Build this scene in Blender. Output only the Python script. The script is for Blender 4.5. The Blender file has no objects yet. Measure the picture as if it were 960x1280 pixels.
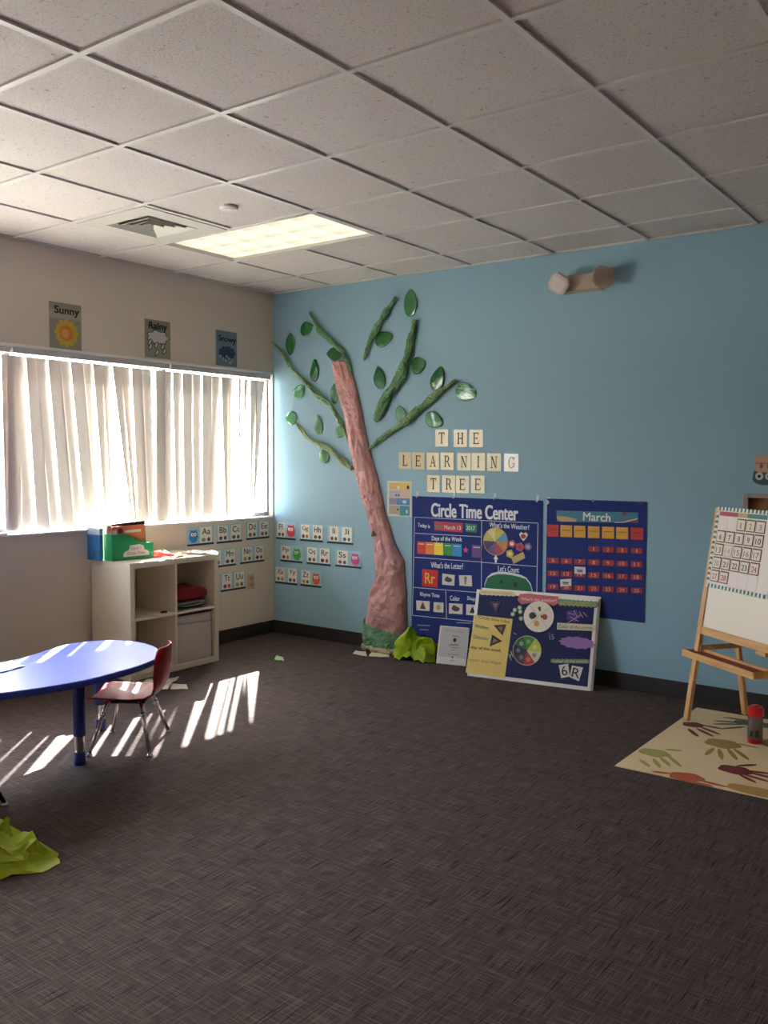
import bpy, bmesh, math, random
from mathutils import Vector, Matrix, noise
PI = math.pi
SC = bpy.context.scene
COL = SC.collection

# ------------------------------------------------------------ camera
CAM = Vector((4.96712, -5.22780, 1.41297))
CR = Vector((0.80377991, 0.59490984, 0.0044877))
CU = Vector((-0.0398643, 0.04633107, 0.99813039))
CF = Vector((-0.59358967, 0.80245605, -0.06095565))
FPX = 1115.9
cd = bpy.data.cameras.new('camera'); cam = bpy.data.objects.new('camera', cd); COL.objects.link(cam)
cam.matrix_world = Matrix(((CR.x, CU.x, -CF.x, CAM.x), (CR.y, CU.y, -CF.y, CAM.y), (CR.z, CU.z, -CF.z, CAM.z), (0, 0, 0, 1)))
cd.sensor_fit = 'VERTICAL'; cd.sensor_height = 32; cd.lens = FPX / 1280 * 32
cd.clip_start = 0.05; cd.clip_end = 200
SC.camera = cam

# ------------------------------------------------------------ sky, sun, exposure
SUN_AZ, SUN_EL = math.radians(-47.5), math.radians(37.5)
SUN_DIR = Vector((math.cos(SUN_AZ) * math.cos(SUN_EL), math.sin(SUN_AZ) * math.cos(SUN_EL), -math.sin(SUN_EL)))
w = bpy.data.worlds.new('sky'); SC.world = w; w.use_nodes = True
nt = w.node_tree; bg = nt.nodes['Background']
sky = nt.nodes.new('ShaderNodeTexSky'); sky.sky_type = 'NISHITA'; sky.sun_disc = False
sky.sun_elevation = SUN_EL; sky.sun_rotation = math.radians(320); sky.dust_density = 2.5; sky.air_density = 1.0; sky.ozone_density = 1.5
hs = nt.nodes.new('ShaderNodeHueSaturation'); hs.inputs['Saturation'].default_value = .45; nt.links.new(sky.outputs[0], hs.inputs['Color'])
wm_ = nt.nodes.new('ShaderNodeMix'); wm_.data_type = 'RGBA'; wm_.blend_type = 'MULTIPLY'; wm_.inputs[0].default_value = 1; wm_.inputs[7].default_value = (1.0, .965, .94, 1)
nt.links.new(hs.outputs[0], wm_.inputs[6]); nt.links.new(wm_.outputs[2], bg.inputs[0]); bg.inputs[1].default_value = 1.5
sl = bpy.data.lights.new('sun', 'SUN'); sl.energy = 42; sl.angle = math.radians(0.6); sl.color = (1, .965, .93)
so = bpy.data.objects.new('sun', sl); COL.objects.link(so)
so.rotation_euler = SUN_DIR.to_track_quat('-Z', 'Y').to_euler(); so.location = (-6, 6, 8)
vs = SC.view_settings
SC.display_settings.display_device = 'sRGB'
vs.view_transform = 'Standard'; vs.look = 'None'; vs.gamma = 1; vs.use_curve_mapping = False; vs.exposure = 1.78
try:
    SC.cycles.use_denoising = True
    SC.cycles.max_bounces = 12; SC.cycles.diffuse_bounces = 7; SC.cycles.transparent_max_bounces = 12
    SC.cycles.sample_clamp_indirect = 8.0
    SC.cycles.caustics_reflective = False; SC.cycles.caustics_refractive = False
except Exception:
    pass

# ------------------------------------------------------------ pixel -> world
def ray(px, py):
    return CF + CR * ((px - 480) / FPX) + CU * ((640 - py) / FPX)
def at(px, py, ax, val):
    d = ray(px, py); return CAM + d * ((val - CAM[ax]) / d[ax])

# ------------------------------------------------------------ materials
def lin(h):
    h = h.lstrip('#'); c = [int(h[i:i + 2], 16) / 255 for i in (0, 2, 4)]
    return tuple(x / 12.92 if x <= .04045 else ((x + .055) / 1.055) ** 2.4 for x in c)
MATS = {}
def M(hexc, rough=.6, metal=0, spec=.5, coat=0, var=0, vscale=20, bump=0, bscale=60, key=''):
    k = (hexc, rough, metal, spec, coat, var, vscale, bump, bscale, key)
    if k in MATS: return MATS[k]
    m = bpy.data.materials.new('paint_' + hexc.strip('#')); m.use_nodes = True; t = m.node_tree
    b = t.nodes['Principled BSDF']; c = lin(hexc)
    b.inputs['Base Color'].default_value = (*c, 1); b.inputs['Roughness'].default_value = rough
    b.inputs['Metallic'].default_value = metal; b.inputs['Specular IOR Level'].default_value = spec
    b.inputs['Coat Weight'].default_value = coat; b.inputs['Coat Roughness'].default_value = .08
    if var or bump:
        tc = t.nodes.new('ShaderNodeTexCoord')
        if var:
            n = t.nodes.new('ShaderNodeTexNoise'); n.inputs['Scale'].default_value = vscale; n.inputs['Detail'].default_value = 4
            t.links.new(tc.outputs['Object'], n.inputs['Vector'])
            mx = t.nodes.new('ShaderNodeMix'); mx.data_type = 'RGBA'
            mx.inputs[6].default_value = (*[x * (1 - var) for x in c], 1); mx.inputs[7].default_value = (*[min(1, x * (1 + var)) for x in c], 1)
            t.links.new(n.outputs['Fac'], mx.inputs[0]); t.links.new(mx.outputs[2], b.inputs['Base Color'])
        if bump:
            n2 = t.nodes.new('ShaderNodeTexNoise'); n2.inputs['Scale'].default_value = bscale; n2.inputs['Detail'].default_value = 5
            t.links.new(tc.outputs['Object'], n2.inputs['Vector'])
            bp = t.nodes.new('ShaderNodeBump'); bp.inputs['Strength'].default_value = bump; bp.inputs['Distance'].default_value = .01
            t.links.new(n2.outputs['Fac'], bp.inputs['Height']); t.links.new(bp.outputs[0], b.inputs['Normal'])
    MATS[k] = m; return m

def newmat(name):
    m = bpy.data.materials.new(name); m.use_nodes = True
    return m, m.node_tree, m.node_tree.nodes['Principled BSDF']
def N(t, typ, **kw):
    n = t.nodes.new(typ)
    for k, v in kw.items(): setattr(n, k, v)
    return n
def ramp(t, src, stops):
    r = N(t, 'ShaderNodeValToRGB'); e = r.color_ramp.elements
    while len(e) < len(stops): e.new(.5)
    for i, (p, c) in enumerate(stops):
        e[i].position = p; e[i].color = (*c, 1) if len(c) == 3 else c
    t.links.new(src, r.inputs[0]); return r.outputs[0]
def mixc(t, fac, a, b, mode='MIX'):
    m = N(t, 'ShaderNodeMix', data_type='RGBA', blend_type=mode)
    for i, v in ((0, fac), (6, a), (7, b)):
        if hasattr(v, 'links') or hasattr(v, 'is_output'): t.links.new(v, m.inputs[i])
        elif isinstance(v, (int, float)): m.inputs[i].default_value = v
        else: m.inputs[i].default_value = (*v, 1)
    return m.outputs[2]
def noise_tex(t, scale3, scale=1, detail=4, rough=.5):
    tc = N(t, 'ShaderNodeTexCoord'); mp = N(t, 'ShaderNodeMapping'); mp.inputs['Scale'].default_value = scale3
    t.links.new(tc.outputs['Object'], mp.inputs[0])
    n = N(t, 'ShaderNodeTexNoise'); n.inputs['Scale'].default_value = scale; n.inputs['Detail'].default_value = detail; n.inputs['Roughness'].default_value = rough
    t.links.new(mp.outputs[0], n.inputs['Vector']); return n.outputs['Fac']
def bump(t, b, h, strength=.3, dist=.01):
    bp = N(t, 'ShaderNodeBump'); bp.inputs['Strength'].default_value = strength; bp.inputs['Distance'].default_value = dist
    t.links.new(h, bp.inputs['Height']); t.links.new(bp.outputs[0], b.inputs['Normal'])

def mat_carpet():
    m, t, b = newmat('carpet')
    f1 = noise_tex(t, (8, 250, 1)); f2 = noise_tex(t, (250, 8, 1)); f3 = noise_tex(t, (260, 260, 1), detail=2); f4 = noise_tex(t, (3, 3, 1))
    s1 = ramp(t, f1, [(.50, (0, 0, 0)), (.74, (1, 1, 1))]); s2 = ramp(t, f2, [(.50, (0, 0, 0)), (.74, (1, 1, 1))])
    base = mixc(t, f3, lin('#382e2b'), lin('#574a46'))
    base = mixc(t, ramp(t, f4, [(.3, (0, 0, 0)), (.7, (1, 1, 1))]), base, mixc(t, .25, base, lin('#3a2f30')))
    c = mixc(t, s1, base, lin('#74665f')); c = mixc(t, s2, c, lin('#6c5f59'))
    d = ramp(t, noise_tex(t, (150, 7, 1), detail=3), [(.30, (1, 1, 1)), (.42, (0, 0, 0))])
    c = mixc(t, d, c, lin('#231d1c'))
    t.links.new(c, b.inputs['Base Color']); b.inputs['Roughness'].default_value = .95; b.inputs['Specular IOR Level'].default_value = .15
    bump(t, b, f3, .35, .004); return m
def mat_ceiling():
    m, t, b = newmat('ceiling_tile')
    n = noise_tex(t, (1, 1, 1), 95, 6, .7); pit = ramp(t, n, [(.37, (1, 1, 1)), (.43, (0, 0, 0))])
    n2 = noise_tex(t, (1, 1, 1), 26, 8, .75); cr = ramp(t, n2, [(.34, (1, 1, 1)), (.385, (0, 0, 0))])
    big = noise_tex(t, (1, 1, 1), 1.3)
    c = mixc(t, big, lin('#cbc2bc'), lin('#d8d0ca'))
    c = mixc(t, pit, c, lin('#a39b95')); c = mixc(t, cr, c, lin('#958d87'))
    t.links.new(c, b.inputs['Base Color']); b.inputs['Roughness'].default_value = .75; b.inputs['Specular IOR Level'].default_value = .4
    bump(t, b, n, .35, .01); return m
def mat_wall(name, h, h2):
    m, t, b = newmat(name)
    t.links.new(mixc(t, noise_tex(t, (1, 1, 1), .9), lin(h), lin(h2)), b.inputs['Base Color'])
    b.inputs['Roughness'].default_value = .55; b.inputs['Specular IOR Level'].default_value = .35
    bump(t, b, noise_tex(t, (1, 1, 1), 160, 3), .12, .003); return m
def mat_wood(name, h1, h2, sc=(3, 60, 60)):
    m, t, b = newmat(name)
    n = noise_tex(t, sc, 1, 5); t.links.new(mixc(t, ramp(t, n, [(.35, (0, 0, 0)), (.65, (1, 1, 1))]), lin(h1), lin(h2)), b.inputs['Base Color'])
    b.inputs['Roughness'].default_value = .45; return m
def mat_vane():
    m, t, b = newmat('blind_fabric')
    wv = noise_tex(t, (1, 30, 220), 1, 2)
    c = mixc(t, wv, lin('#d9cdc2'), lin('#efe6dd'))
    df = N(t, 'ShaderNodeBsdfDiffuse'); tr = N(t, 'ShaderNodeBsdfTranslucent'); mx = N(t, 'ShaderNodeMixShader')
    t.links.new(c, df.inputs[0]); t.links.new(c, tr.inputs[0]); mx.inputs[0].default_value = .012
    t.links.new(df.outputs[0], mx.inputs[1]); t.links.new(tr.outputs[0], mx.inputs[2])
    t.links.new(mx.outputs[0], t.nodes['Material Output'].inputs[0]); return m
def mat_trans(name, h, fac, rough=.4):
    m, t, b = newmat(name); c = lin(h)
    b.inputs['Base Color'].default_value = (*c, 1); b.inputs['Roughness'].default_value = rough
    tr = N(t, 'ShaderNodeBsdfTranslucent'); tr.inputs[0].default_value = (*c, 1); mx = N(t, 'ShaderNodeMixShader'); mx.inputs[0].default_value = fac
    t.links.new(b.outputs[0], mx.inputs[1]); t.links.new(tr.outputs[0], mx.inputs[2]); t.links.new(mx.outputs[0], t.nodes['Material Output'].inputs[0]); return m
def mat_glass():
    m, t, b = newmat('window_glass')
    tr = N(t, 'ShaderNodeBsdfTransparent'); tr.inputs[0].default_value = (.92, .95, .95, 1); gl = N(t, 'ShaderNodeBsdfGlossy'); gl.inputs['Roughness'].default_value = .02
    mx = N(t, 'ShaderNodeMixShader'); mx.inputs[0].default_value = .06
    t.links.new(tr.outputs[0], mx.inputs[1]); t.links.new(gl.outputs[0], mx.inputs[2])
    t.links.new(mx.outputs[0], t.nodes['Material Output'].inputs[0]); return m
def mat_lens():
    m, t, b = newmat('light_lens')
    tc = N(t, 'ShaderNodeTexCoord'); sep = N(t, 'ShaderNodeSeparateXYZ'); t.links.new(tc.outputs['Object'], sep.inputs[0])
    def cell(o, n):
        a = N(t, 'ShaderNodeMath', operation='MULTIPLY'); a.inputs[1].default_value = n; t.links.new(o, a.inputs[0])
        f = N(t, 'ShaderNodeMath', operation='FRACT'); t.links.new(a.outputs[0], f.inputs[0]); return f.outputs[0]
    fx = ramp(t, cell(sep.outputs[0], 6 / 1.16), [(0, (.80, .80, .80)), (.85, (1.0, 1.0, 1.0)), (.94, (.86, .86, .84)), (1, (.74, .72, .70))])
    fy = ramp(t, cell(sep.outputs[1], 3 / .56), [(0, (.74, .72, .70)), (.1, (.95, .95, .95)), (.6, (1, 1, 1)), (1, (.78, .78, .78))])
    c = mixc(t, 1.0, mixc(t, 1.0, fx, fy, 'MULTIPLY'), (1, .92, .70), 'MULTIPLY')
    em = N(t, 'ShaderNodeEmission'); t.links.new(c, em.inputs[0]); em.inputs[1].default_value = .41
    t.links.new(em.outputs[0], t.nodes['Material Output'].inputs[0]); return m
def mat_crinkle(name, h1, h2, sc=14, st=.9):
    m, t, b = newmat(name)
    n = noise_tex(t, (1, 1, 1), sc, 6, .6)
    tc = N(t, 'ShaderNodeTexCoord'); h = []
    for k, s_ in ((0, sc * 1.3), (1, sc * 3.1)):
        v = N(t, 'ShaderNodeTexVoronoi'); v.inputs['Scale'].default_value = s_; v.inputs['Randomness'].default_value = 1
        dn = N(t, 'ShaderNodeTexNoise'); dn.inputs['Scale'].default_value = s_ * .8; t.links.new(tc.outputs['Object'], dn.inputs['Vector'])
        mx = N(t, 'ShaderNodeMix', data_type='VECTOR'); mx.inputs[0].default_value = .12; t.links.new(tc.outputs['Object'], mx.inputs[4]); t.links.new(dn.outputs['Color'], mx.inputs[5])
        t.links.new(mx.outputs[1], v.inputs['Vector']); h.append(v.outputs['Distance'])
    ad = N(t, 'ShaderNodeMath', operation='MULTIPLY_ADD'); ad.inputs[1].default_value = .45; t.links.new(h[1], ad.inputs[0]); t.links.new(h[0], ad.inputs[2])
    t.links.new(mixc(t, ramp(t, n, [(.3, (0, 0, 0)), (.7, (1, 1, 1))]), lin(h1), lin(h2)), b.inputs['Base Color'])
    b.inputs['Roughness'].default_value = .45; b.inputs['Specular IOR Level'].default_value = .5
    bump(t, b, ad.outputs[0], st, .045); return m

WHITE = M('#e9e6e0', .55); NAVY = M('#142a72', .8, var=.15, vscale=6); CHROME = M('#c9ccd0', .15, metal=1)
BLACK = M('#1b1a1c', .6); PAPER = M('#ece8df', .6); INK = M('#1f1d1e', .7)

# ------------------------------------------------------------ mesh helpers
class MB:
    def __init__(s): s.v = []; s.f = []; s.mi = []; s.mats = []; s.cur = 0
    def mat(s, m):
        if m not in s.mats: s.mats.append(m)
        s.cur = s.mats.index(m); return s
    def add(s, vs, fs):
        n = len(s.v); s.v += [tuple(v) for v in vs]
        for f in fs: s.f.append([i + n for i in f]); s.mi.append(s.cur)
        return s
    def box(s, a, b):
        x0, y0, z0 = a; x1, y1, z1 = b
        return s.add([(x0, y0, z0), (x1, y0, z0), (x1, y1, z0), (x0, y1, z0), (x0, y0, z1), (x1, y0, z1), (x1, y1, z1), (x0, y1, z1)],
                     [(3, 2, 1, 0), (4, 5, 6, 7), (0, 1, 5, 4), (1, 2, 6, 5), (2, 3, 7, 6), (3, 0, 4, 7)])
    def bar(s, a, b, w, d, up=(0, 0, 1)):
        a, b = Vector(a), Vector(b); ax = (b - a).normalized(); u = Vector(up)
        x = ax.cross(u).normalized() * (w / 2); y = ax.cross(x).normalized() * (d / 2)
        c = [a - x - y, a + x - y, a + x + y, a - x + y, b - x - y, b + x - y, b + x + y, b - x + y]
        return s.add(c, [(0, 1, 2, 3), (7, 6, 5, 4), (0, 4, 5, 1), (1, 5, 6, 2), (2, 6, 7, 3), (3, 7, 4, 0)])
    def tube(s, pts, r, n=12, cap=True):
        pts = [Vector(p) for p in pts]; rs = r if isinstance(r, (list, tuple)) else [r] * len(pts); base = len(s.v); ref = Vector((0, 0, 1))
        if abs((pts[-1] - pts[0]).normalized().z) > .9: ref = Vector((1, 0, 0))
        for i, p in enumerate(pts):
            t = (pts[min(i + 1, len(pts) - 1)] - pts[max(i - 1, 0)]).normalized()
            x = t.cross(ref).normalized(); y = t.cross(x)
            for k in range(n):
                a = 2 * PI * k / n; s.v.append(tuple(p + (x * math.cos(a) + y * math.sin(a)) * rs[i]))
        for i in range(len(pts) - 1):
            for k in range(n):
                k2 = (k + 1) % n; s.f.append([base + i * n + k, base + i * n + k2, base + (i + 1) * n + k2, base + (i + 1) * n + k]); s.mi.append(s.cur)
        if cap:
            s.f.append([base + k for k in range(n)][::-1]); s.mi.append(s.cur)
            s.f.append([base + (len(pts) - 1) * n + k for k in range(n)]); s.mi.append(s.cur)
        return s
    def prism(s, pts, z0, z1):
        n = len(pts); vs = [(p[0], p[1], z0) for p in pts] + [(p[0], p[1], z1) for p in pts]
        fs = [list(range(n))[::-1], [i + n for i in range(n)]] + [[i, (i + 1) % n, (i + 1) % n + n, i + n] for i in range(n)]
        return s.add(vs, fs)
    def grid(s, nu, nv, fn, wrapu=False):
        b = len(s.v)
        for j in range(nv):
            for i in range(nu): s.v.append(tuple(fn(i / (nu if wrapu else nu - 1), j / (nv - 1))))
        for j in range(nv - 1):
            for i in range(nu if wrapu else nu - 1):
                i2 = (i + 1) % nu; s.f.append([b + j * nu + i, b + j * nu + i2, b + (j + 1) * nu + i2, b + (j + 1) * nu + i]); s.mi.append(s.cur)
        return s
    def build(s, name, m=None, parent=None, smooth=False, bevel=0, solid=0, sub=0, fix=True):
        me = bpy.data.meshes.new(name); me.from_pydata(s.v, [], s.f)
        for mm in ([m] if m else s.mats): me.materials.append(mm)
        if not m:
            for p, i in zip(me.polygons, s.mi): p.material_index = i
        me.update()
        if fix:
            bm = bmesh.new(); bm.from_mesh(me); bmesh.ops.recalc_face_normals(bm, faces=bm.faces); bm.to_mesh(me); bm.free()
        if smooth:
            for p in me.polygons: p.use_smooth = True
        o = bpy.data.objects.new(name, me); COL.objects.link(o)
        if parent: o.parent = parent
        if solid: md = o.modifiers.new('solid', 'SOLIDIFY'); md.thickness = solid; md.offset = 0
        if sub: md = o.modifiers.new('sub', 'SUBSURF'); md.levels = sub; md.render_levels = sub
        if bevel: md = o.modifiers.new('bevel', 'BEVEL'); md.width = bevel; md.segments = 2; md.limit_method = 'ANGLE'
        return o
def tag(o, label=None, cat=None, group=None, kind=None):
    if label: o['label'] = label
    if cat: o['category'] = cat
    if group: o['group'] = group
    if kind: o['kind'] = kind
    return o
def empty(name, loc, label, cat, group=None, rz=0):
    o = bpy.data.objects.new(name, None); COL.objects.link(o); o.location = loc; o.rotation_euler.z = rz; o.empty_display_size = .05
    return tag(o, label, cat, group)
def struct(mb, name, m, **k): return tag(mb.build(name, m, **k), kind='structure')

def circ(cx, cy, rx, ry=None, n=22, rot=0):
    ry = ry or rx; c, s_ = math.cos(rot), math.sin(rot)
    return [(cx + rx * math.cos(a) * c - ry * math.sin(a) * s_, cy + rx * math.cos(a) * s_ + ry * math.sin(a) * c) for a in [2 * PI * k / n for k in range(n)]]
def rc(x0, y0, x1, y1): return [(x0, y0), (x1, y0), (x1, y1), (x0, y1)]
def blobby(cx, cy, rx, ry, k=8, amp=.12, n=48): return [(cx + rx * (1 + amp * math.cos(k * a)) * math.cos(a), cy + ry * (1 + amp * math.cos(k * a)) * math.sin(a)) for a in [2 * PI * i / n for i in range(n)]]
def line(a, b, w):
    a, b = Vector(a), Vector(b); d = (b - a).normalized(); p = Vector((-d.y, d.x)) * w / 2
    return [tuple(a - p), tuple(b - p), tuple(b + p), tuple(a + p)]

_TX = {}
def text_mesh(body, bold):
    k = (body, bold)
    if k in _TX: return _TX[k]
    cu = bpy.data.curves.new('t', 'FONT'); cu.body = body; cu.resolution_u = 3; cu.align_x = 'CENTER'
    o = bpy.data.objects.new('t', cu); COL.objects.link(o); dg = bpy.context.evaluated_depsgraph_get()
    me = bpy.data.meshes.new_from_object(o.evaluated_get(dg), depsgraph=dg)
    vs = [v.co.copy() for v in me.vertices]; fs = [list(p.vertices) for p in me.polygons]
    bpy.data.objects.remove(o); bpy.data.curves.remove(cu); bpy.data.meshes.remove(me)
    x0 = min(v.x for v in vs); x1 = max(v.x for v in vs); y0 = min(v.y for v in vs); y1 = max(v.y for v in vs)
    r = ([((v.x - (x0 + x1) / 2) / (x1 - x0), (v.y - (y0 + y1) / 2) / (y1 - y0)) for v in vs], fs); _TX[k] = r; return r

class Sheet:
    """a flat thing: local x right, y up, z out of the sheet; px helpers give local points"""
    def __init__(s, name, label, cat, P0, u, n, group=None):
        u = Vector(u).normalized(); n = Vector(n).normalized(); v = n.cross(u)
        s.u, s.v, s.n, s.P0 = u, v, n, Vector(P0)
        s.root = empty(name, (0, 0, 0), label, cat, group)
        s.root.matrix_world = Matrix(((u.x, v.x, n.x, P0[0]), (u.y, v.y, n.y, P0[1]), (u.z, v.z, n.z, P0[2]), (0, 0, 0, 1)))
    def p(s, px, py):
        d = ray(px, py); q = CAM + d * ((s.P0 - CAM).dot(s.n) / d.dot(s.n)) - s.P0
        return (q.dot(s.u), q.dot(s.v))
    def q(s, *pts): return [s.p(*p) for p in pts]
    def part(s, name, mat, shapes, layer=1, parent=None, th=.0012, h0=None, bevel=0):
        mb = MB()
        z = .001 + layer * .0016 if h0 is None else h0
        for k, sh in enumerate(shapes):
            if isinstance(sh, tuple) and not isinstance(sh[0], (tuple, float, int)): mb.mat(sh[0]); pts = sh[1]
            else: pts = sh; mb.mat(mat)
            mb.prism(pts, z, z + th + k * .00004)
        return mb.build(name, None, parent or s.root, bevel=bevel)
    def text(s, body, L, R, h, mat, layer=3, bold=.0, parent=None, name='lettering', px=True):
        if px: L, R = s.p(*L), s.p(*R)
        vs, fs = text_mesh(body, 0); L, R = Vector(L), Vector(R); d = R - L; c = (L + R) / 2; wd = d.length * (.42 if body == '1' else 1); d.normalize(); up = Vector((-d.y, d.x))
        z = .001 + layer * .0016 + .001
        mb = MB(); bo = bold * h * 1.1
        for i_, (ox_, oy_) in enumerate([(0, 0)] + ([(1, .6), (-1, .6), (1, -.6), (-1, -.6)] if bold else [])):
            mb.add([tuple(c + d * (x * (wd - 2 * bo) + ox_ * bo) + up * (y * (h - 1.2 * bo) + oy_ * bo)) + (z + i_ * .00003,) for x, y in vs], fs)
        return mb.build(name, mat, parent or s.root, fix=False)

# ------------------------------------------------------------ room shell
H = 2.697; YB, XR = -7.6, 6.6
BLUE = mat_wall('blue_wall_paint', '#94b7c7', '#8fb3c4'); BEIGE = mat_wall('beige_wall_paint', '#d6cabd', '#d1c4b6'); CARPET = mat_carpet(); TILE = mat_ceiling()
struct(MB().box((-.2, YB - .15, -.12), (XR + .15, .15, 0)), 'floor', CARPET)
struct(MB().box((-.08, 0, 0), (XR + .15, .12, H + .3)), 'wall_right', BLUE)
struct(MB().box((-.2, YB - .15, 0), (XR + .15, YB, H + .3)), 'wall_back', BEIGE)
struct(MB().box((XR, YB, 0), (XR + .15, 0, H + .3)), 'wall_far_right', BEIGE)
ZS, ZH = .93, 2.068; WY0, WY1 = -.012, -4.3
wl = MB()
wl.box((-.08, YB, 0), (0, 0, ZS)); wl.box((-.08, YB, ZH), (0, 0, H + .3)); wl.box((-.08, WY0, ZS), (0, 0, ZH)); wl.box((-.08, YB, ZS), (0, WY1, ZH))
struct(wl, 'wall_left', BEIGE)
TRIM = M('#dfe0de', .4); BASEB = M('#2e2a2a', .5)
struct(MB().box((-.045, WY1, ZS - .002), (.012, WY0, ZS + .012)), 'trim_1', TRIM, bevel=.003)           # sill board
struct(MB().box((-.045, WY1, ZH - .006), (.010, WY0, ZH + .012)), 'trim_2', TRIM, bevel=.002)            # head bead
struct(MB().box((0, YB, 0), (.008, 0, .1)), 'baseboard_left', BASEB, bevel=.002)
struct(MB().box((0, -.008, 0), (XR, 0, .1)), 'baseboard_right', BASEB, bevel=.002)
FRAME = M('#8f8a8c', .45, metal=.2); GLASS = mat_glass()
muls = [WY0, -1.06, -2.245, -3.3, WY1]
for i in range(4):
    a, b = muls[i + 1], muls[i]
    mb = MB(); wd = .018
    mb.box((-.078, a, ZS + .01), (-.048, a + wd, ZH)); mb.box((-.078, b - wd, ZS + .01), (-.048, b, ZH)); mb.box((-.078, a + wd, ZS + .01), (-.048, b - wd, ZS + .045)); mb.box((-.078, a + wd, ZH - .035), (-.048, b - wd, ZH))
    o = struct(mb, 'window_%d' % (i + 1), FRAME)
    MB().box((-.066, a + wd, ZS + .045), (-.063, b - wd, ZH - .035)).build('pane', GLASS, o)
struct(MB().box((-40, -40, -.6), (-.081, 40, -.3)), 'ground', M('#9a978f', .9, var=.15, vscale=2))
struct(MB().box((-.52, -8, 2.45), (-.081, 1.5, 2.6)), 'trim_3', M('#8d867c', .8))                          # eave outside, above the windows

# ceiling: grid of T-bars with lay-in tiles, openings for the light and the vent
T = .6096; X0, Y0 = .596, -1.614
xs = [0] + [X0 + i * T for i in range(0, 10) if X0 + i * T < XR - .05] + [XR]
ys = [0] + [Y0 + j * T for j in range(2, -10, -1) if Y0 + j * T > YB + .05] + [YB]
def hole(xm, ym):
    i = (xm - X0) / T; j = (ym - Y0) / T
    return (0 < i < 2 and 0 < j < 1) or (0 < i < 1 and -1 < j < 0)
tl = MB()
for i in range(len(xs) - 1):
    for j in range(len(ys) - 1):
        a, b = xs[i], xs[i + 1]; c, d = ys[j + 1], ys[j]
        if hole((a + b) / 2, (c + d) / 2): continue
        tl.box((a, c, H + .009), (b, d, H + .028))
struct(tl, 'ceiling', TILE)
tb = MB()
for x in xs[1:-1]: tb.box((x - .012, YB, H), (x + .012, 0, H + .009)) if abs(x - (X0 + T)) > .01 else (tb.box((x - .012, YB, H), (x + .012, Y0, H + .009)), tb.box((x - .012, Y0 + T, H), (x + .012, 0, H + .009)))
for y in ys[1:-1]: tb.box((0, y - .012, H + .0002), (XR, y + .012, H + .0088))
tb.box((0, YB, H), (.022, 0, H + .009)); tb.box((0, -.022, H), (XR, 0, H + .009)); tb.box((XR - .022, YB, H), (XR, 0, H + .009)); tb.box((0, YB, H), (XR, YB + .022, H + .009))
struct(tb, 'trim_4', M('#cfcac5', .4))
struct(MB().box((-.2, YB - .15, H + .3), (XR + .15, .15, H + .4)), 'roof', M('#888888', .9))

# ------------------------------------------------------------ ceiling fixtures
t = empty('ceiling_light', (X0 + T, Y0 + T / 2, H), 'lit rectangular fluorescent panel with a cream gridded lens in the ceiling', 'light')
fr = MB(); a, b = T - .013, T / 2 - .013
for s in (-1, 1):
    fr.box((-a, s * b - .012 * (s > 0) - .0, .001), (a, s * b + .012 * (s < 0), .05)); fr.box((s * a - .012 * (s > 0), -b + .012, .001), (s * a + .012 * (s < 0), b - .012, .05))
fr.box((-a, -b, .06), (a, b, .1))
fr.build('frame', M('#b5b0a8', .4), t)
MB().box((-.58, -.28, 0), (.58, .28, .006)).build('diffuser', mat_lens(), t).location = (0, 0, .02)
VM = M('#c3bfb5', .5)
t = empty('ceiling_vent', (X0 + T / 2, Y0 - T / 2, H), 'square grey ceiling air vent with nested louvers beside the lit panel', 'vent')
pn = MB(); q, r = .29, .178
pn.box((-q, -q, -.004), (q, -r, .012)); pn.box((-q, r, -.004), (q, q, .012)); pn.box((-q, -r, -.004), (-r, r, .012)); pn.box((r, -r, -.004), (q, r, .012))
pn.build('panel', VM, t)
MB().box((-.2, -.2, .14), (.2, .2, .15)).build('duct_back', M('#070606', 1, spec=0), t)
for k in range(4):
    ro = .172 - k * .042; ri = ro - .019; zo = -.004; zi = .014
    lv = MB(); o_ = [(-ro, -ro), (ro, -ro), (ro, ro), (-ro, ro)]; i_ = [(-ri, -ri), (ri, -ri), (ri, ri), (-ri, ri)]
    lv.add([(x, y, zi) for x, y in i_] + [(x * 1.0, y * 1.0, zo) for x, y in [(p[0] * (ro) / ro, p[1]) for p in o_]], [[j, (j + 1) % 4, (j + 1) % 4 + 4, j + 4] for j in range(4)])
    lv.build('louver', M('#d3cfc4', .5), t, solid=.002)
t = empty('smoke_detector', (1.519, -1.928, H + .009), 'small round white disc fixed on the ceiling tile near the lit panel', 'cap')
mb = MB(); mb.tube([(0, 0, 0), (0, 0, -.012), (0, 0, -.018)], [.048, .048, .04], 24); mb.build('cover', M('#d8d4cf', .4), t)
MB().tube([(0, 0, -.0181), (0, 0, -.021)], .03, 20).build('rim', M('#c8c4bf', .4), t)
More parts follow.
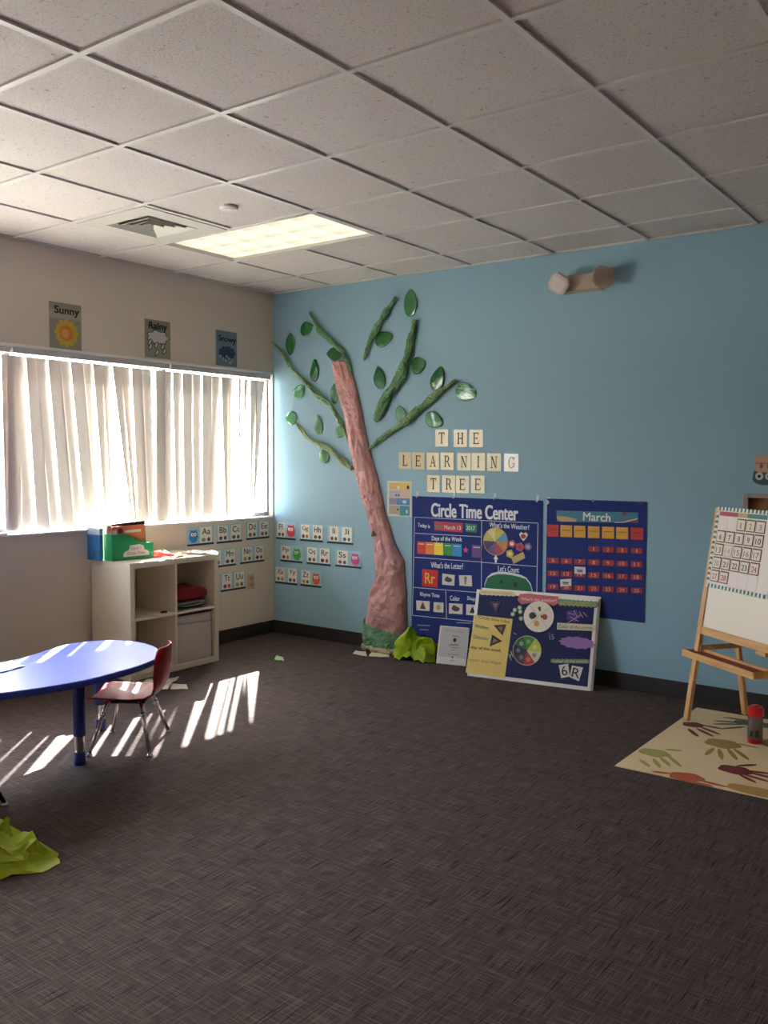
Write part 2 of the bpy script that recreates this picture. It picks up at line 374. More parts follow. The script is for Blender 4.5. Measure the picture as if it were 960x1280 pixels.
# ------------------------------------------------------------ vertical blinds
VANE = mat_vane(); RAIL = M('#b9b4b4', .45)
def blind(name, label, x, y0, y1, vanes, name_right=False, openk=()):
    t = empty(name, (x, (y0 + y1) / 2, 2.045), label, 'blind', 'vertical blinds along the window')
    c = t.location
    mb = MB(); mb.box((-.022, y0 - c.y, -.018), (.022, y1 - c.y, .016)); mb.build('headrail', RAIL, t, bevel=.003)
    for k, (a0, b0, a1, b1) in enumerate(vanes):
        e = []
        for (pa, pb, py) in ((a0, b0, 470), (a1, b1, 648)):
            ya, yb = at(pa, py, 0, x).y, at(pb, py, 0, x).y
            wd = min(.0885, max(.012, yb - ya)); wd = (max(wd, .080) if k in (1, 2, 3) else wd) if name_right else (wd if k in openk else max(wd, .084)); ang = max(0, math.acos(min(1, wd / .1112)) - math.acos(.8))
            e.append(((ya + yb) / 2, ang))
        zt, zb = 2.012, .965 - (k % 3) * .004
        dx = (.004 if k % 2 else -.004)
        def fn(u, v, e=e, zt=zt, zb=zb, dx=dx):
            yc = e[0][0] * (1 - v) + e[1][0] * v; an = e[0][1] * (1 - v) + e[1][1] * v; s_ = (u - .5) * .089; cv = .004 * (1 - (2 * u - 1) ** 2)
            return (dx + - s_ * math.sin(an) + cv, yc + s_ * math.cos(an) - c.y, zt + (zb - zt) * v - c.z)
        MB().grid(5, 9, fn).build('vane', VANE, t, smooth=True, fix=False)
    return t
right = [(216, 228, 221, 231), (227, 240, 230.5, 240.5), (239.5, 252, 243, 255), (251, 265, 253, 264), (264, 276, 263, 271), (276, 287, 281.5, 288), (286, 294, 286, 291),
         (297, 302.5, 298, 302), (305, 312, 305, 310), (312, 322, 312.5, 315.5), (321, 331, 316.5, 319)]
left = [(24, 33, 27, 45), (33, 46, 44, 63), (46, 61, 61, 78), (60, 75, 77, 92), (74, 89, 91, 107), (88, 103, 106, 121), (102, 117, 120, 133), (116, 130, 132, 141), (129, 141, 140, 145),
        (140, 152.5, 164, 170), (152, 165, 169, 176), (165, 176, 175, 183), (176, 189, 182, 196), (194, 206, 196, 206), (205, 213.5, 205, 213.5)]
blind('vertical_blind', 'vertical blind of uneven off-white vanes next to the blue wall', -.020, -1.035, -.035, right, True)
blind('vertical_blind', 'wider vertical blind of off-white vanes above the white cube shelf', -.020, -2.235, -1.052, left, False, (1, 7, 8, 9, 10))
blind('vertical_blind', 'bunched end of the vertical blind at the left edge of the photo', -.020, -3.38, -2.25, [(-4, 5, -3, 1.5), (4, 10, 6, 10), (6, 11, 12, 15), (8, 14, 14, 18), (12, 22, 15, 21)][3:])

# ------------------------------------------------------------ white cube shelf against the window wall
SW = mat_wood('shelf_laminate', '#e6ddca', '#e1d7c3', (2, 2, 2)); SY0, SY1, SX, SZ = -1.725, -.985, .41, .745
t = empty('cube_shelf', (SX / 2, (SY0 + SY1) / 2, 0), 'white four-cube storage shelf standing under the window', 'shelf')
ox, oy = t.location.x, t.location.y
def sbox(x0, y0, z0, x1, y1, z1, n, m=SW, bev=.002): return MB().box((x0 - ox, y0 - oy, z0), (x1 - ox, y1 - oy, z1)).build(n, m, t, bevel=bev)
sbox(.014, SY0, SZ - .036, SX, SY1, SZ, 'top'); sbox(.014, SY0, 0, SX, SY1, .036, 'base')
sbox(.014, SY0, .036, SX, SY0 + .036, SZ - .036, 'side_panel'); sbox(.014, SY1 - .036, .036, SX, SY1, SZ - .036, 'side_panel')
my = (SY0 + SY1) / 2
sbox(.016, my - .008, .036, SX - .003, my + .008, SZ - .036, 'divider')
sbox(.016, SY0 + .036, .373, SX - .004, my - .008, .389, 'middle_shelf'); sbox(.016, my + .008, .373, SX - .004, SY1 - .036, .389, 'middle_shelf')
# fabric bin lower right
t = empty('fabric_bin', (.22, (my + SY1 - .028) / 2, .0362), 'pale fabric storage bin in the lower right cube of the shelf', 'bin')
BF = M('#c9c1bb', .85, bump=.4, bscale=90); w2 = .152; hh = .318
mb = MB(); mb.box((-.175, -w2, 0), (.172, w2, .004)); mb.box((-.175, -w2, .004), (-.170, w2, hh)); mb.box((-.17, -w2, .004), (.166, -w2 + .005, hh)); mb.box((-.17, w2 - .005, .004), (.166, w2, hh))
mb.build('body', BF, t)
MB().grid(15, 12, lambda u, v: (.170 + .006 * math.sin(u * PI) * math.sin(v * PI) + .003 * noise.noise(Vector((u * 3, v * 4, 1))), (u - .5) * 2 * w2, hh * v)).build('front_panel', BF, t, smooth=True, solid=.004)
mb = MB().grid(12, 4, lambda u, v: (.178 + .004 * math.sin(u * 5), (u - .5) * 2 * w2, hh - .055 - .012 * u + .012 * v)); mb.build('fold_seam', M('#aaa3a0', .85), t, smooth=True, solid=.002)
mb = MB(); mb.box((.166, -w2, hh), (.178, w2, hh + .006)); mb.build('rim', M('#4a4544', .8), t)
# folded cloths upper right cube
def cushion(name, label, cat, loc, sx, sy, sz, hexc, seed, rz=0, group=None, rolled=0):
    t = empty(name, loc, label, cat, group, rz)
    def fn(u, v):
        a = u * 2 * PI; ph = (v - .5) * PI; cx, sxx = math.cos(a), math.sin(a); e = .45
        f = lambda q, p: math.copysign(abs(q) ** p, q)
        r = abs(math.cos(ph)) ** .5
        n_ = 1 + .10 * noise.noise(Vector((cx * 1.5 + seed, sxx * 1.5, v * 2)))
        z = sz * (.5 + .5 * f(math.sin(ph), .7)); 
        return (f(cx, e) * r * sx * n_, f(sxx, e) * r * sy * n_, z * (1 + .18 * noise.noise(Vector((cx * 2, sxx * 2, seed)))) * (1 - rolled * .35 * (sxx * r)))
    MB().grid(36, 14, fn, wrapu=True).build('cloth', M(hexc, .9, bump=.5, bscale=50), t, smooth=True)
    return t
cy_ = (my + SY1 - .028) / 2
zc = .3895
for k, (hx, lab, dz) in enumerate([('#3f6f95', 'blue folded cloth at the bottom of the pile in the shelf cube', .018), ('#9fb08a', 'green-grey folded cloth above the blue one in the shelf cube', .016), ('#8f9397', 'grey folded cloth directly under the dark red cushion', .018)]):
    c_ = cushion('folded_cloth', lab, 'cloth', (.25 + .012 * k, cy_ - .01, zc), .13, .118, dz, hx, k + 3); c_['group'] = 'folded cloths in the upper right cube'
    zc += dz * 1.0 + .001
cushion('seat_cushion', 'dark red cushion on top of the folded cloths in the shelf cube', 'cushion', (.275, cy_, zc), .125, .142, .098, '#7e1622', 1.7, 0, None, .5)
# small dark thing on the left middle shelf
t = empty('toy_block', (.36, -1.42, .3895), 'tiny dark toy piece lying on the left middle shelf', 'toy')
MB().box((-.012, -.02, 0), (.012, .02, .012)).build('block', M('#4a3a30', .6), t, bevel=.003)

# magazine file with books on the shelf top
GRN = M('#149058', .4)
bx, by = .195, -1.565
t = empty('book_bin', (bx, by, SZ + .001), 'green open book bin with a cloud-shaped label, on the white shelf', 'bin')
# local: x toward room, y along the wall
L_, D_ = .150, .048
def side(x0, x1):
    mb = MB(); pr = [(-L_, 0), (L_, 0), (L_ * 1.02, .102), (L_ * .35, .108), (0.0, .145), (-L_ * .25, .165), (-L_ * 1.02, .170)]
    n = len(pr); mb.add([(x0, y, z) for y, z in pr] + [(x1, y, z) for y, z in pr], [list(range(n))[::-1], [i + n for i in range(n)]] + [[i, (i + 1) % n, (i + 1) % n + n, i + n] for i in range(n)])
    return mb
side(D_ - .0035, D_).build('front_panel', GRN, t); side(-D_, -D_ + .0035).build('back_panel', GRN, t)
mb = MB(); mb.box((-D_ + .0035, -L_, 0), (D_ - .0035, L_, .004)); mb.box((-D_ + .0035, -L_ * 1.005, .004), (D_ - .0035, -L_ * 1.005 + .004, .168)); mb.box((-D_ + .0035, L_ * 1.0 - .004, .004), (D_ - .0035, L_ * 1.0, .10)); mb.build('tray', GRN, t)
lab = MB(); pts = [(-.068, .022), (.118, .022), (.122, .04), (.105, .055), (.085, .06), (.075, .088), (.05, .098), (-.02, .094), (-.032, .062), (-.062, .052), (-.072, .036)]
n = len(pts); lab.add([(D_ + .0005, a, b) for a, b in pts] + [(D_ + .0017, a, b) for a, b in pts], [list(range(n))[::-1], [i + n for i in range(n)]] + [[i, (i + 1) % n, (i + 1) % n + n, i + n] for i in range(n)])
lo = lab.build('cloud_label', M('#d9cfc9', .4), t)
for s_, z_, w_, h_ in (('Level 1', .074, .07, .016), ('Circle Time', .042, .13, .018)):
    vs_, fs_ = text_mesh(s_, .01); MB().add([(D_ + .0022, .022 + x * w_, z_ + y * h_) for x, y in vs_], fs_).build('lettering', M('#6b4a4c', .7), lo, fix=False)
t.rotation_euler.z = math.radians(-6)
def book(label, x, y, z, w_, h_, th, cover, tilt=0, pic=None, rz=0):
    t = empty('book', (x, y, z), label, 'book', 'books in the green bin', rz); t.rotation_euler = (tilt, 0, rz)
    MB().box((-th / 2 + .0015, -w_ / 2 + .003, .003), (th / 2 - .0015, w_ / 2 - .0008, h_ - .003)).build('pages', M('#e8e1d2', .8), t)
    mb = MB(); mb.box((-th / 2, -w_ / 2, 0), (-th / 2 + .0015, w_ / 2, h_)); mb.box((th / 2 - .0015, -w_ / 2, 0), (th / 2, w_ / 2, h_)); mb.box((-th / 2 + .0015, w_ / 2 - .0008, 0), (th / 2 - .0015, w_ / 2, h_)); mb.build('cover', cover, t)
    if pic:
        mb = MB()
        for m_, p_ in pic:
            mb.mat(m_); n = len(p_); mb.add([(th / 2 + .001, a, b) for a, b in p_], [list(range(n))])
        mb.build('cover_picture', None, t)
    return t
rb = math.radians(-6)
book('orange picture book in front inside the green bin', bx + .012, by - .008, SZ + .006, .24, .215, .010, M('#e0805a', .4), math.radians(1.5),
     [(M('#f2dfc8', .5), rc(-.03, .168, .09, .186)), (M('#7a2f3e', .5), circ(-.062, .186, .02, .018)), (M('#f2e6da', .5), rc(-.115, .150, -.085, .19))], rb)
book('dark purple picture book standing behind the orange one', bx - .01, by + .015, SZ + .006, .24, .232, .010, M('#3a2440', .4), math.radians(2.5), [(M('#1e1320', .5), rc(-.11, .2, .11, .22))], rb)
book('white hardback book at the back of the green bin', bx - .03, by - .03, SZ + .006, .22, .222, .010, M('#e9e2dc', .4), math.radians(.5), [(M('#d98f7a', .5), rc(-.1, .18, -.02, .215))], rb)
# blue patterned holder
t = empty('gift_bag', (.085, -1.738, SZ + .001), 'narrow blue and white patterned paper bag left of the green bin', 'bag')
mb = MB(); mb.box((-.075, -.012, 0), (.06, .012, .165)); mb.build('body', M('#2f74b4', .5, var=.7, vscale=28), t, bevel=.003)
mb = MB(); mb.box((-.075, -.0125, .165), (.06, .0125, .205)); mb.build('top_band', M('#9fb6cc', .5), t, bevel=.002)
mb = MB(); mb.tube([(.03 + .022 * math.cos(a), 0, .205 + .022 * math.sin(a)) for a in [PI * k / 8 for k in range(9)]], .004, 8); mb.build('handle', M('#a9bed2', .5), t)
mb = MB(); mb.box((-.075, .0125, 0.001), (.045, .015, .20)); o = mb.build('card_panel', M('#e3ddd4', .6), t)
# papers on shelf top
def sheetlet(name, label, cat, pts, z, hexc, thick=.0012, curl=.01, group=None, seed=0, mark=None):
    c = [sum(p[k] for p in pts) / len(pts) for k in (0, 1)]
    t = empty(name, (c[0], c[1], z), label, cat, group)
    a, b, cc, d = [Vector((p[0] - c[0], p[1] - c[1])) for p in pts]
    def fn(u, v):
        p = (a * (1 - u) + b * u) * (1 - v) + (d * (1 - u) + cc * u) * v
        return (p.x, p.y, .001 + curl * max(0, noise.noise(Vector((u * 2.3 + seed, v * 2.1, seed))) + .3 * abs(u - .5)))
    MB().grid(9, 9, fn).build('sheet', M(hexc, .6), t, smooth=True, solid=thick)
    if mark:
        MB().grid(5, 3, lambda u, v: tuple(Vector(fn(.2 + .6 * u, .45 + .15 * v)) + Vector((0, 0, .0016)))).build('print', M(mark, .6), t)
    return t
G = 'papers lying on the shelf top'
sheetlet('paper_sheet', 'cream paper sheet lying at the right end of the shelf top', 'paper', [(.06, -1.24), (.28, -1.20), (.33, -1.0), (.05, -1.01)], SZ, '#e2d3bd', group=G, seed=1, curl=.012)
sheetlet('paper_sheet', 'white paper sheet on the cream one, over the shelf corner', 'paper', [(.20, -1.12), (.40, -1.10), (.42, -.99), (.19, -.985)], SZ + .007, '#f1ece6', group=G, seed=4, curl=.02)
sheetlet('paper_sheet', 'pinkish paper sheet in the middle of the shelf top', 'paper', [(.30, -1.33), (.37, -1.32), (.36, -1.20), (.30, -1.21)], SZ, '#e6c0a4', group=G, seed=7, curl=.014)
sheetlet('paper_sheet', 'small white slip at the front edge of the shelf top', 'paper', [(.34, -1.44), (.40, -1.44), (.40, -1.34), (.34, -1.34)], SZ, '#f1ece6', group=G, seed=9, curl=.004)
t = empty('toy_pouch', (.20, -1.335, SZ + .001), 'bright orange-red pouch lying beside the green bin', 'pouch')
def fn(u, v):
    x = (v - .5) * .15; y = (u - .5) * .17
    return (x, y, .002 + .038 * max(0, math.sin(PI * u)) ** .6 * max(0, math.sin(PI * v)) ** .6 * (1 + .4 * noise.noise(Vector((u * 5, v * 4, 2)))))
MB().grid(16, 12, fn).build('pouch_body', M('#ee4a2c', .5, bump=.4, bscale=40), t, smooth=True, solid=.002)
MB().grid(5, 4, lambda u, v: tuple(Vector(fn(.66 + .2 * u, .55 + .3 * v)) + Vector((0, 0, .003)))).build('white_patch', M('#f2ece8', .5), t, smooth=True)
MB().grid(5, 3, lambda u, v: tuple(Vector(fn(.58 + .06 * u, .2 + .6 * v)) + Vector((0, 0, .003)))).build('purple_stripe', M('#5a3560', .5), t, smooth=True)

# ------------------------------------------------------------ blue kidney table
TZ = .455; BT = M('#2f4fd2', .42, spec=.25); BL = M('#14256f', .45)
out = [(1.697, -2.90), (1.681, -2.763), (1.653, -2.609), (1.592, -2.48), (1.521, -2.40), (1.43, -2.345), (1.32, -2.308), (1.19, -2.306), (1.085, -2.355), (1.01, -2.44), (.985, -2.56), (1.02, -2.68), (1.07, -2.80), (1.10, -2.92),
       (1.09, -3.03), (1.05, -3.14), (1.02, -3.25), (1.02, -3.36), (1.06, -3.46), (1.13, -3.53), (1.22, -3.57), (1.32, -3.57), (1.41, -3.53), (1.49, -3.46), (1.56, -3.37), (1.61, -3.28), (1.650, -3.172), (1.685, -3.047)]
def smooth_closed(p, k=3):
    for _ in range(k):
        q = []
        for i in range(len(p)):
            a, b = Vector(p[i]), Vector(p[(i + 1) % len(p)]); q += [tuple(a * .75 + b * .25), tuple(a * .25 + b * .75)]
        p = q
    return p
tc_ = (1.35, -2.94)
ol = smooth_closed([(x - tc_[0], y - tc_[1]) for x, y in out], 2)
t = empty('activity_table', (*tc_, 0), 'low blue kidney-shaped activity table with thick edge band', 'table')
def loop_off(ol, d):
    q = []; n = len(ol)
    for i in range(n):
        tv = Vector(ol[(i + 1) % n]) - Vector(ol[i - 1]); nv = Vector((tv.y, -tv.x)).normalized(); q.append((ol[i][0] + nv.x * d, ol[i][1] + nv.y * d))
    return q
A = sum(ol[i][0] * ol[(i + 1) % len(ol)][1] - ol[(i + 1) % len(ol)][0] * ol[i][1] for i in range(len(ol)))
sg = 1 if A > 0 else -1
MB().prism(loop_off(ol, -.006 * sg), TZ - .022, TZ).build('tabletop', BT, t)
mb = MB(); prof = [(0 - .0062, TZ - .0005), (-.002, TZ - .001), (.001, TZ - .006), (.001, TZ - .024), (-.002, TZ - .03), (-.0062, TZ - .030)]; n = len(ol)
for d_, z_ in prof: mb.v += [(x, y, z_) for x, y in loop_off(ol, d_ * sg)]
for j in range(len(prof)):
    for i in range(n): mb.f.append([j * n + i, j * n + (i + 1) % n, ((j + 1) % len(prof)) * n + (i + 1) % n, ((j + 1) % len(prof)) * n + i]); mb.mi.append(0)
mb.build('edge_band', M('#2236a8', .35), t, smooth=True)
for lx, ly in [(1.453, -2.819), (1.09, -2.443), (1.42, -3.30), (1.14, -3.36)]:
    x, y = lx - tc_[0], ly - tc_[1]
    lg = MB().tube([(x, y, .135), (x, y, TZ - .023)], .028, 20).build('leg', BL, t, smooth=False)
    MB().tube([(x, y, .058), (x, y, .135)], .0205, 18).build('leg_extension', CHROME, lg)
    MB().tube([(x, y, 0), (x, y, .008), (x, y, .058)], [.027, .0275, .024], 18).build('foot', M('#1d2f86', .5), lg)
    mb = MB(); ax, ay = (x - .0, y + .0); mb.tube([(ax - .03, ay, .27), (ax - .034, ay + .01, .36), (ax - .05, ay + .03, TZ - .024)], .004, 6); mb.build('brace', BL, lg)
pts = [(1.108, -2.974), (1.112, -2.929), (1.277, -3.02), (1.307, -3.13)]
t = sheetlet('paper_sheet', 'white printed paper on the blue table at the left edge', 'paper', [(1.14, -3.12), (1.30, -3.10), (1.27, -2.97), (1.12, -2.95)], TZ + .0006, '#e9e6e4', group=None, seed=3, curl=.008, mark='#9a9aa6')
for k in range(3): pass

# ------------------------------------------------------------ child chairs
def make_chair(label, cx, cy, ang, shell_hex, leg_m, group=None):
    t = empty('child_chair', (cx, cy, 0), label, 'chair', group, ang)
    # local +x forward
    pf = [(.170, .232, .125), (.163, .246, .145), (.13, .254, .155), (.05, .250, .160), (-.04, .246, .160), (-.11, .252, .158), (-.150, .272, .154), (-.172, .31, .150), (-.184, .36, .150), (-.190, .42, .150), (-.194, .468, .140), (-.196, .488, .122), (-.197, .497, .095)]
    def fn(u, v):
        k = v * (len(pf) - 1); i = min(int(k), len(pf) - 2); f = k - i
        x, z, h = [pf[i][j] * (1 - f) + pf[i + 1][j] * f for j in range(3)]; s_ = 2 * u - 1
        up = max(0, min(1, (z - .26) / .1))
        e = abs(s_) ** 2.5
        return (x + up * .030 * e, s_ * h, z + (1 - up) * .016 * e - .0)
    MB().grid(17, 37, fn).build('seat_shell', M(shell_hex, .5, spec=.3), t, smooth=True, solid=.007)
    for fx, sx_, ux in ((1, 1, .075), (1, -1, .075), (-1, 1, -.075), (-1, -1, -.075)):
        foot = Vector((fx * .142, sx_ * .185, .012)); top = Vector((ux, sx_ * .095, .238)); kn = top.lerp(foot, .24) + Vector((0, 0, .012))
        lg = MB().tube([top + Vector((-fx * .03, -sx_ * .02, .002)), top, kn, foot], [.0095, .0105, .0105, .009], 12).build('leg', leg_m, t, smooth=True)
        MB().tube([kn.lerp(foot, .02), kn.lerp(foot, .13)], .0125, 12).build('collar', CHROME, lg, smooth=True)
        MB().tube([foot + Vector((0, 0, -.012)), foot + Vector((0, 0, -.004)), foot + Vector((0, 0, .004))], [.0155, .0155, .010], 14).build('glide', CHROME, lg)
    mb = MB(); mb.box((-.10, -.10, .229), (.10, .10, .238)); mb.build('seat_bracket', BLACK, t, bevel=.002)
    return t
make_chair('small red plastic chair with chrome legs at the end of the blue table', 1.401, -2.497, math.radians(217), '#9c1526', CHROME)
make_chair('dark green child chair mostly outside the left edge, one leg showing', 1.498, -3.485, math.radians(180), '#14352e', M('#10241f', .4))

# ------------------------------------------------------------ crumpled lime tissue
def crumple(name, label, cat, c, rx, ry, rz, peaks, m, seed, ground=0.0, group=None):
    t = empty(name, (c[0], c[1], ground), label, cat, group, rz)
    def fn(u, v):
        a = u * 2 * PI; r = v
        rr = 1 + .22 * noise.noise(Vector((math.cos(a) * 3.2, math.sin(a) * 3.2, seed)))
        x, y = rx * r * rr * math.cos(a), ry * r * rr * math.sin(a)
        z = 0
        for k, (px_, py_, h, wd, sh) in enumerate(peaks):
            dx, dy = (x - px_) / wd, (y - py_) / (wd * sh); d = math.hypot(dx, dy); aa = math.atan2(dy, dx)
            rid = abs(((aa * (2.5 + k * .5) / PI + seed + k * .37) % 1) * 2 - 1)
            z = max(z, h * max(0, 1 - d ** .9 * (.8 + .45 * rid)))
        q = Vector((x * 11, y * 11, seed)); cr = abs(noise.noise(q)) * .09 + abs(noise.noise(q * 2.3)) * .05
        z = z + .012 * (1 - r ** 4) + cr * (1 - r ** 4) * (.45 + 2.0 * min(.4, z * 3))
        j = .030 * (1 - r ** 5) * (.4 + min(1, z * 10))
        return (x + j * noise.noise(q * 1.4 + Vector((9, 0, 0))) * 2.2, y + j * noise.noise(q * 1.4 + Vector((0, 19, 0))) * 2.2, max(.002, z))
    MB().grid(34, 13, fn, wrapu=True).build('tissue', m, t, fix=True, solid=.0012)
    return t
LIME = mat_trans('lime_tissue', '#bfdc30', .4, .3)
crumple('tissue_paper', 'crumpled lime green tissue paper on the carpet beside the paper tree trunk', 'tissue paper', (1.462, -.128), .165, .085, .1,
        [(-.05, .02, .19, .11, .8), (.065, .02, .15, .10, .9), (-.13, .02, .10, .07, 1), (.0, -.03, .09, .12, .8)], LIME, 3.1)
t = crumple('tissue_paper', 'lime green tissue bundle on the carpet at the lower left edge of the photo', 'tissue paper', (2.03, -3.645), .29, .125, .64,
        [(.165, .03, .085, .10, .8), (.05, .0, .10, .13, 1), (-.08, .0, .12, .16, 1), (.1, -.04, .06, .12, .8)], mat_trans('lime_tissue_pale', '#c6d838', .35, .4), 8.2)

# ------------------------------------------------------------ paper scraps on the carpet
Gp = 'paper scraps on the carpet'
def scrap(label, pts, hexc, seed, curl=.02, mark=None): return sheetlet('paper_scrap', label, 'paper', [tuple(at(x, y, 2, 0))[:2] for x, y in pts], .0015, hexc, group=Gp, seed=seed, curl=curl, mark=mark)
scrap('large torn cream paper on the carpet in front of the shelf', [(166, 862), (210, 863), (224, 848), (184, 850)], '#cfc5b4', 2, .03, '#a79c8b')
scrap('small cream card on the carpet just right of the torn paper', [(212, 862), (235, 862), (233, 856), (214, 855)], '#d8cfbd', 5, .006)
scrap('torn cream paper piece left of the large torn paper, in front of the shelf', [(150, 860), (160, 865), (165, 860), (157, 856)], '#d5cbb8', 6, .015)
scrap('tiny pale green paper scrap alone on the carpet', [(343, 825), (355, 827), (354, 822), (345, 820)], '#a9c8a4', 8, .01)
scrap('cream curled paper strip on the carpet under the tree base, left piece', [(441, 818), (459, 821), (457, 815), (444, 814)], '#d9d4b8', 9, .01)
scrap('cream curled paper strip on the carpet next to the lime tissue', [(461, 821), (487, 822), (488, 816), (466, 814)], '#dcd7bd', 12, .012)

# ------------------------------------------------------------ things on the sill at the far left
t = empty('sill_book', (-.005, -2.40, ZS + .012), 'blue and white booklet lying on the sill at the left edge', 'book')
MB().box((-.03, -.09, .002), (.035, .09, .010)).build('pages', M('#e4e2ee', .6), t); MB().box((-.031, -.091, .010), (.036, .091, .012)).build('cover', M('#3b3a96', .5), t)
# ------------------------------------------------------------ paper tree on the blue wall
BARK = mat_crinkle('bark_paper', '#b58080', '#cf9c96', 6, .5); 
rows = [(414, 433.5, 451, .035), (419, 443, 480, .04), (430, 452, 520, .045), (436, 460, 560, .05), (445, 471, 600, .055), (451, 476, 622, .055), (458, 479, 640, .055), (462.5, 486, 660, .06), (467, 491, 678, .065), (467, 502, 700, .07), (468, 503.5, 720, .08),
        (462, 504, 740, .09), (458.5, 504, 760, .10), (455, 505, 780, .11), (455, 504, 797, .11), (458, 503, 813, .11)]
zr = []
for a, b, y, d in rows:
    p, q = at(a, y, 1, -d * .45), at(b, y, 1, -d * .45); zr.append((p.x, q.x, (p.z + q.z) / 2, d))
zr[-1] = (zr[-1][0], zr[-1][1], .004, zr[-1][3])
t = empty('paper_tree_trunk', ((zr[-1][0] + zr[-1][1]) / 2, -.06, 0), 'tall leaning tree trunk of crumpled pinkish brown paper on the blue wall', 'paper tree')
def trunk_fn(u, v, inflate=0, lo=0, hi=1):
    k = (lo + (hi - lo) * v) * (len(zr) - 1); i = min(int(k), len(zr) - 2); f = k - i
    x0, x1, z, d = [zr[i][j] * (1 - f) + zr[i + 1][j] * f for j in range(4)]
    a = PI * u; c_ = (x0 + x1) / 2; h = (x1 - x0) / 2
    n_ = noise.noise(Vector((math.cos(a) * 1.8, z * 7, 3.3))) + .6 * noise.noise(Vector((math.cos(a) * 5, z * 17, 1.3)))
    rg = abs(noise.noise(Vector((math.cos(a) * 3 + z * 6, z * 5, 7)))) 
    n3 = abs(noise.noise(Vector((math.cos(a) * 4, z * 11, 9.1)))); s_ = 1 + .30 * n_ - 1.1 * max(0, .16 - rg) + .35 * max(0, .12 - n3)
    return (c_ - h * math.cos(a) * (1 + .05 * n_) * (1 + inflate) - t.location.x, -.002 - math.sin(a) ** .8 * d * s_ * (1 + inflate) - t.location.y, z)
MB().grid(32, 150, trunk_fn).build('bark', BARK, t, smooth=True, solid=.002)
# green wrap and cream roll at the base
def wrap_fn(u, v):
    p = trunk_fn(u * .86, v, .13, .855 + .05 * u, .985)
    return (p[0], min(-.004 - t.location.y, p[1]), p[2] + .012 * noise.noise(Vector((u * 9, v * 3, 4))))
MB().grid(30, 14, wrap_fn).build('green_wrap', mat_crinkle('green_wrap_paper', '#5f9b76', '#86b48c', 14, .8), t, smooth=True, solid=.002)
def roll_fn(u, v):
    p = Vector(trunk_fn(u * .93, 0, .10, .955, .955)); a = v * 2 * PI
    return (p.x, min(-.004 - t.location.y, p.y - .012 + .014 * math.cos(a)), .022 + .018 * math.sin(a) + .006 * noise.noise(Vector((u * 8, v, 2))))
MB().grid(24, 9, roll_fn).build('cream_roll', mat_crinkle('cream_roll_paper', '#b9a688', '#cdbd9d', 14, .7), t, smooth=True)
def crown_fn(u, v):
    p = Vector(trunk_fn(.05 + u * .9, 0, .09, .83, .83)); 
    return (p.x, min(-.004 - t.location.y, p.y + .004 - .006 * math.sin(v * 3)), p.z + (v - .5) * .035 + .03 * noise.noise(Vector((u * 11, 0, 5))) - .04 * u)
0 and MB().grid(30, 6, crown_fn).build('torn_edge', mat_crinkle('torn_edge_paper', '#b5947f', '#c9ab95', 16, .9), t, smooth=True, solid=.002)
def knot(name, px, py, hexc, s_):
    p = at(px, py, 1, -.066) - Vector(t.location)
    MB().grid(7, 5, lambda u, v: (p.x + (u - .5) * .05 * s_ * (1 - .8 * v), p.y - .008 - .012 * v, p.z + (v - .5) * .04 * s_ + .014 * u)).build(name, M(hexc, .8), t, smooth=True, solid=.002)
knot('torn_flap', 468, 668, '#6b5a3a', 1.0); knot('torn_flap', 441.5, 586, '#5d6a3c', .8)

def branch(label, pts, wid, hexes, seed, group='twisted green paper branches on the blue wall'):
    P = [at(x, y, 1, -.02) for x, y in pts]; r = [w_ * .0020 for w_ in wid]
    c = (P[0] + P[-1]) / 2
    t = empty('paper_branch', (c.x, 0, c.z), label, 'paper branch', group)
    n = len(P)
    def fn(u, v):
        k = v * (n - 1); i = min(int(k), n - 2); f = k - i; f2 = f * f * (3 - 2 * f) * .3 + f * .7
        p = P[i].lerp(P[i + 1], f2); R = r[i] * (1 - f) + r[i + 1] * f
        d = (P[min(i + 1, n - 1)] - P[max(i - 0, 0)]).normalized(); x = Vector((0, 1, 0)).cross(d).normalized()
        a = u * 2 * PI
        rr = R * (1 + .36 * math.cos(2 * a + v * 20 + seed) + .16 * abs(math.sin(3.5 * a + v * 26)) + .45 * noise.noise(Vector((math.cos(a) * 2.5, math.sin(a) * 2.5 + seed, v * 16))))
        if v < .03 or v > .97: rr *= .75
        q = p + x * (rr * math.cos(a)) + Vector((0, -1, 0)) * (rr * math.sin(a) * .8)
        return (q.x - c.x, min(-.001, q.y - R * .3), q.z - c.z)
    MB().grid(26, 90, fn, wrapu=True).build('twisted_paper', mat_crinkle('branch_paper_%s' % hexes[0].strip('#'), hexes[0], hexes[1], 22, .8), t, smooth=True)
    return t
branch('green twisted branch rising up and left from the top of the trunk', [(388, 391), (400, 414), (417.5, 429), (430, 440), (434, 452), (439, 467)], [6, 8, 8, 7, 6, 6], ('#6fae78', '#98c88c'), 1)
branch('long green twisted branch reaching the wall corner at far left', [(340, 427), (356, 443), (363.5, 461), (382.5, 478), (400, 496), (414.5, 507), (423, 522), (431, 542), (437, 553)], [4, 6, 6, 7, 8, 8, 7, 6, 4], ('#72ab70', '#aecd90'), 2)
branch('lowest pale green branch on the left of the trunk', [(371, 529), (385, 548), (411.6, 561), (432, 579), (444, 589)], [5, 8, 9, 9, 5], ('#a2c48c', '#ccd8a2'), 3)
branch('green twisted branch rising to the right of the trunk, attached to it', [(457, 564), (481.6, 545), (511, 523.5), (528, 509), (546, 493), (570.5, 475.5)], [2.5, 8, 12, 12, 10, 7], ('#7fb478', '#a8ca8e'), 4)
branch('large thick green branch floating free right of the trunk top', [(470, 526), (484.5, 496), (502, 469.5), (509, 446), (515, 423), (519.5, 399.5)], [12, 15, 15, 12, 11, 10], ('#70ae76', '#9cc68e'), 5)
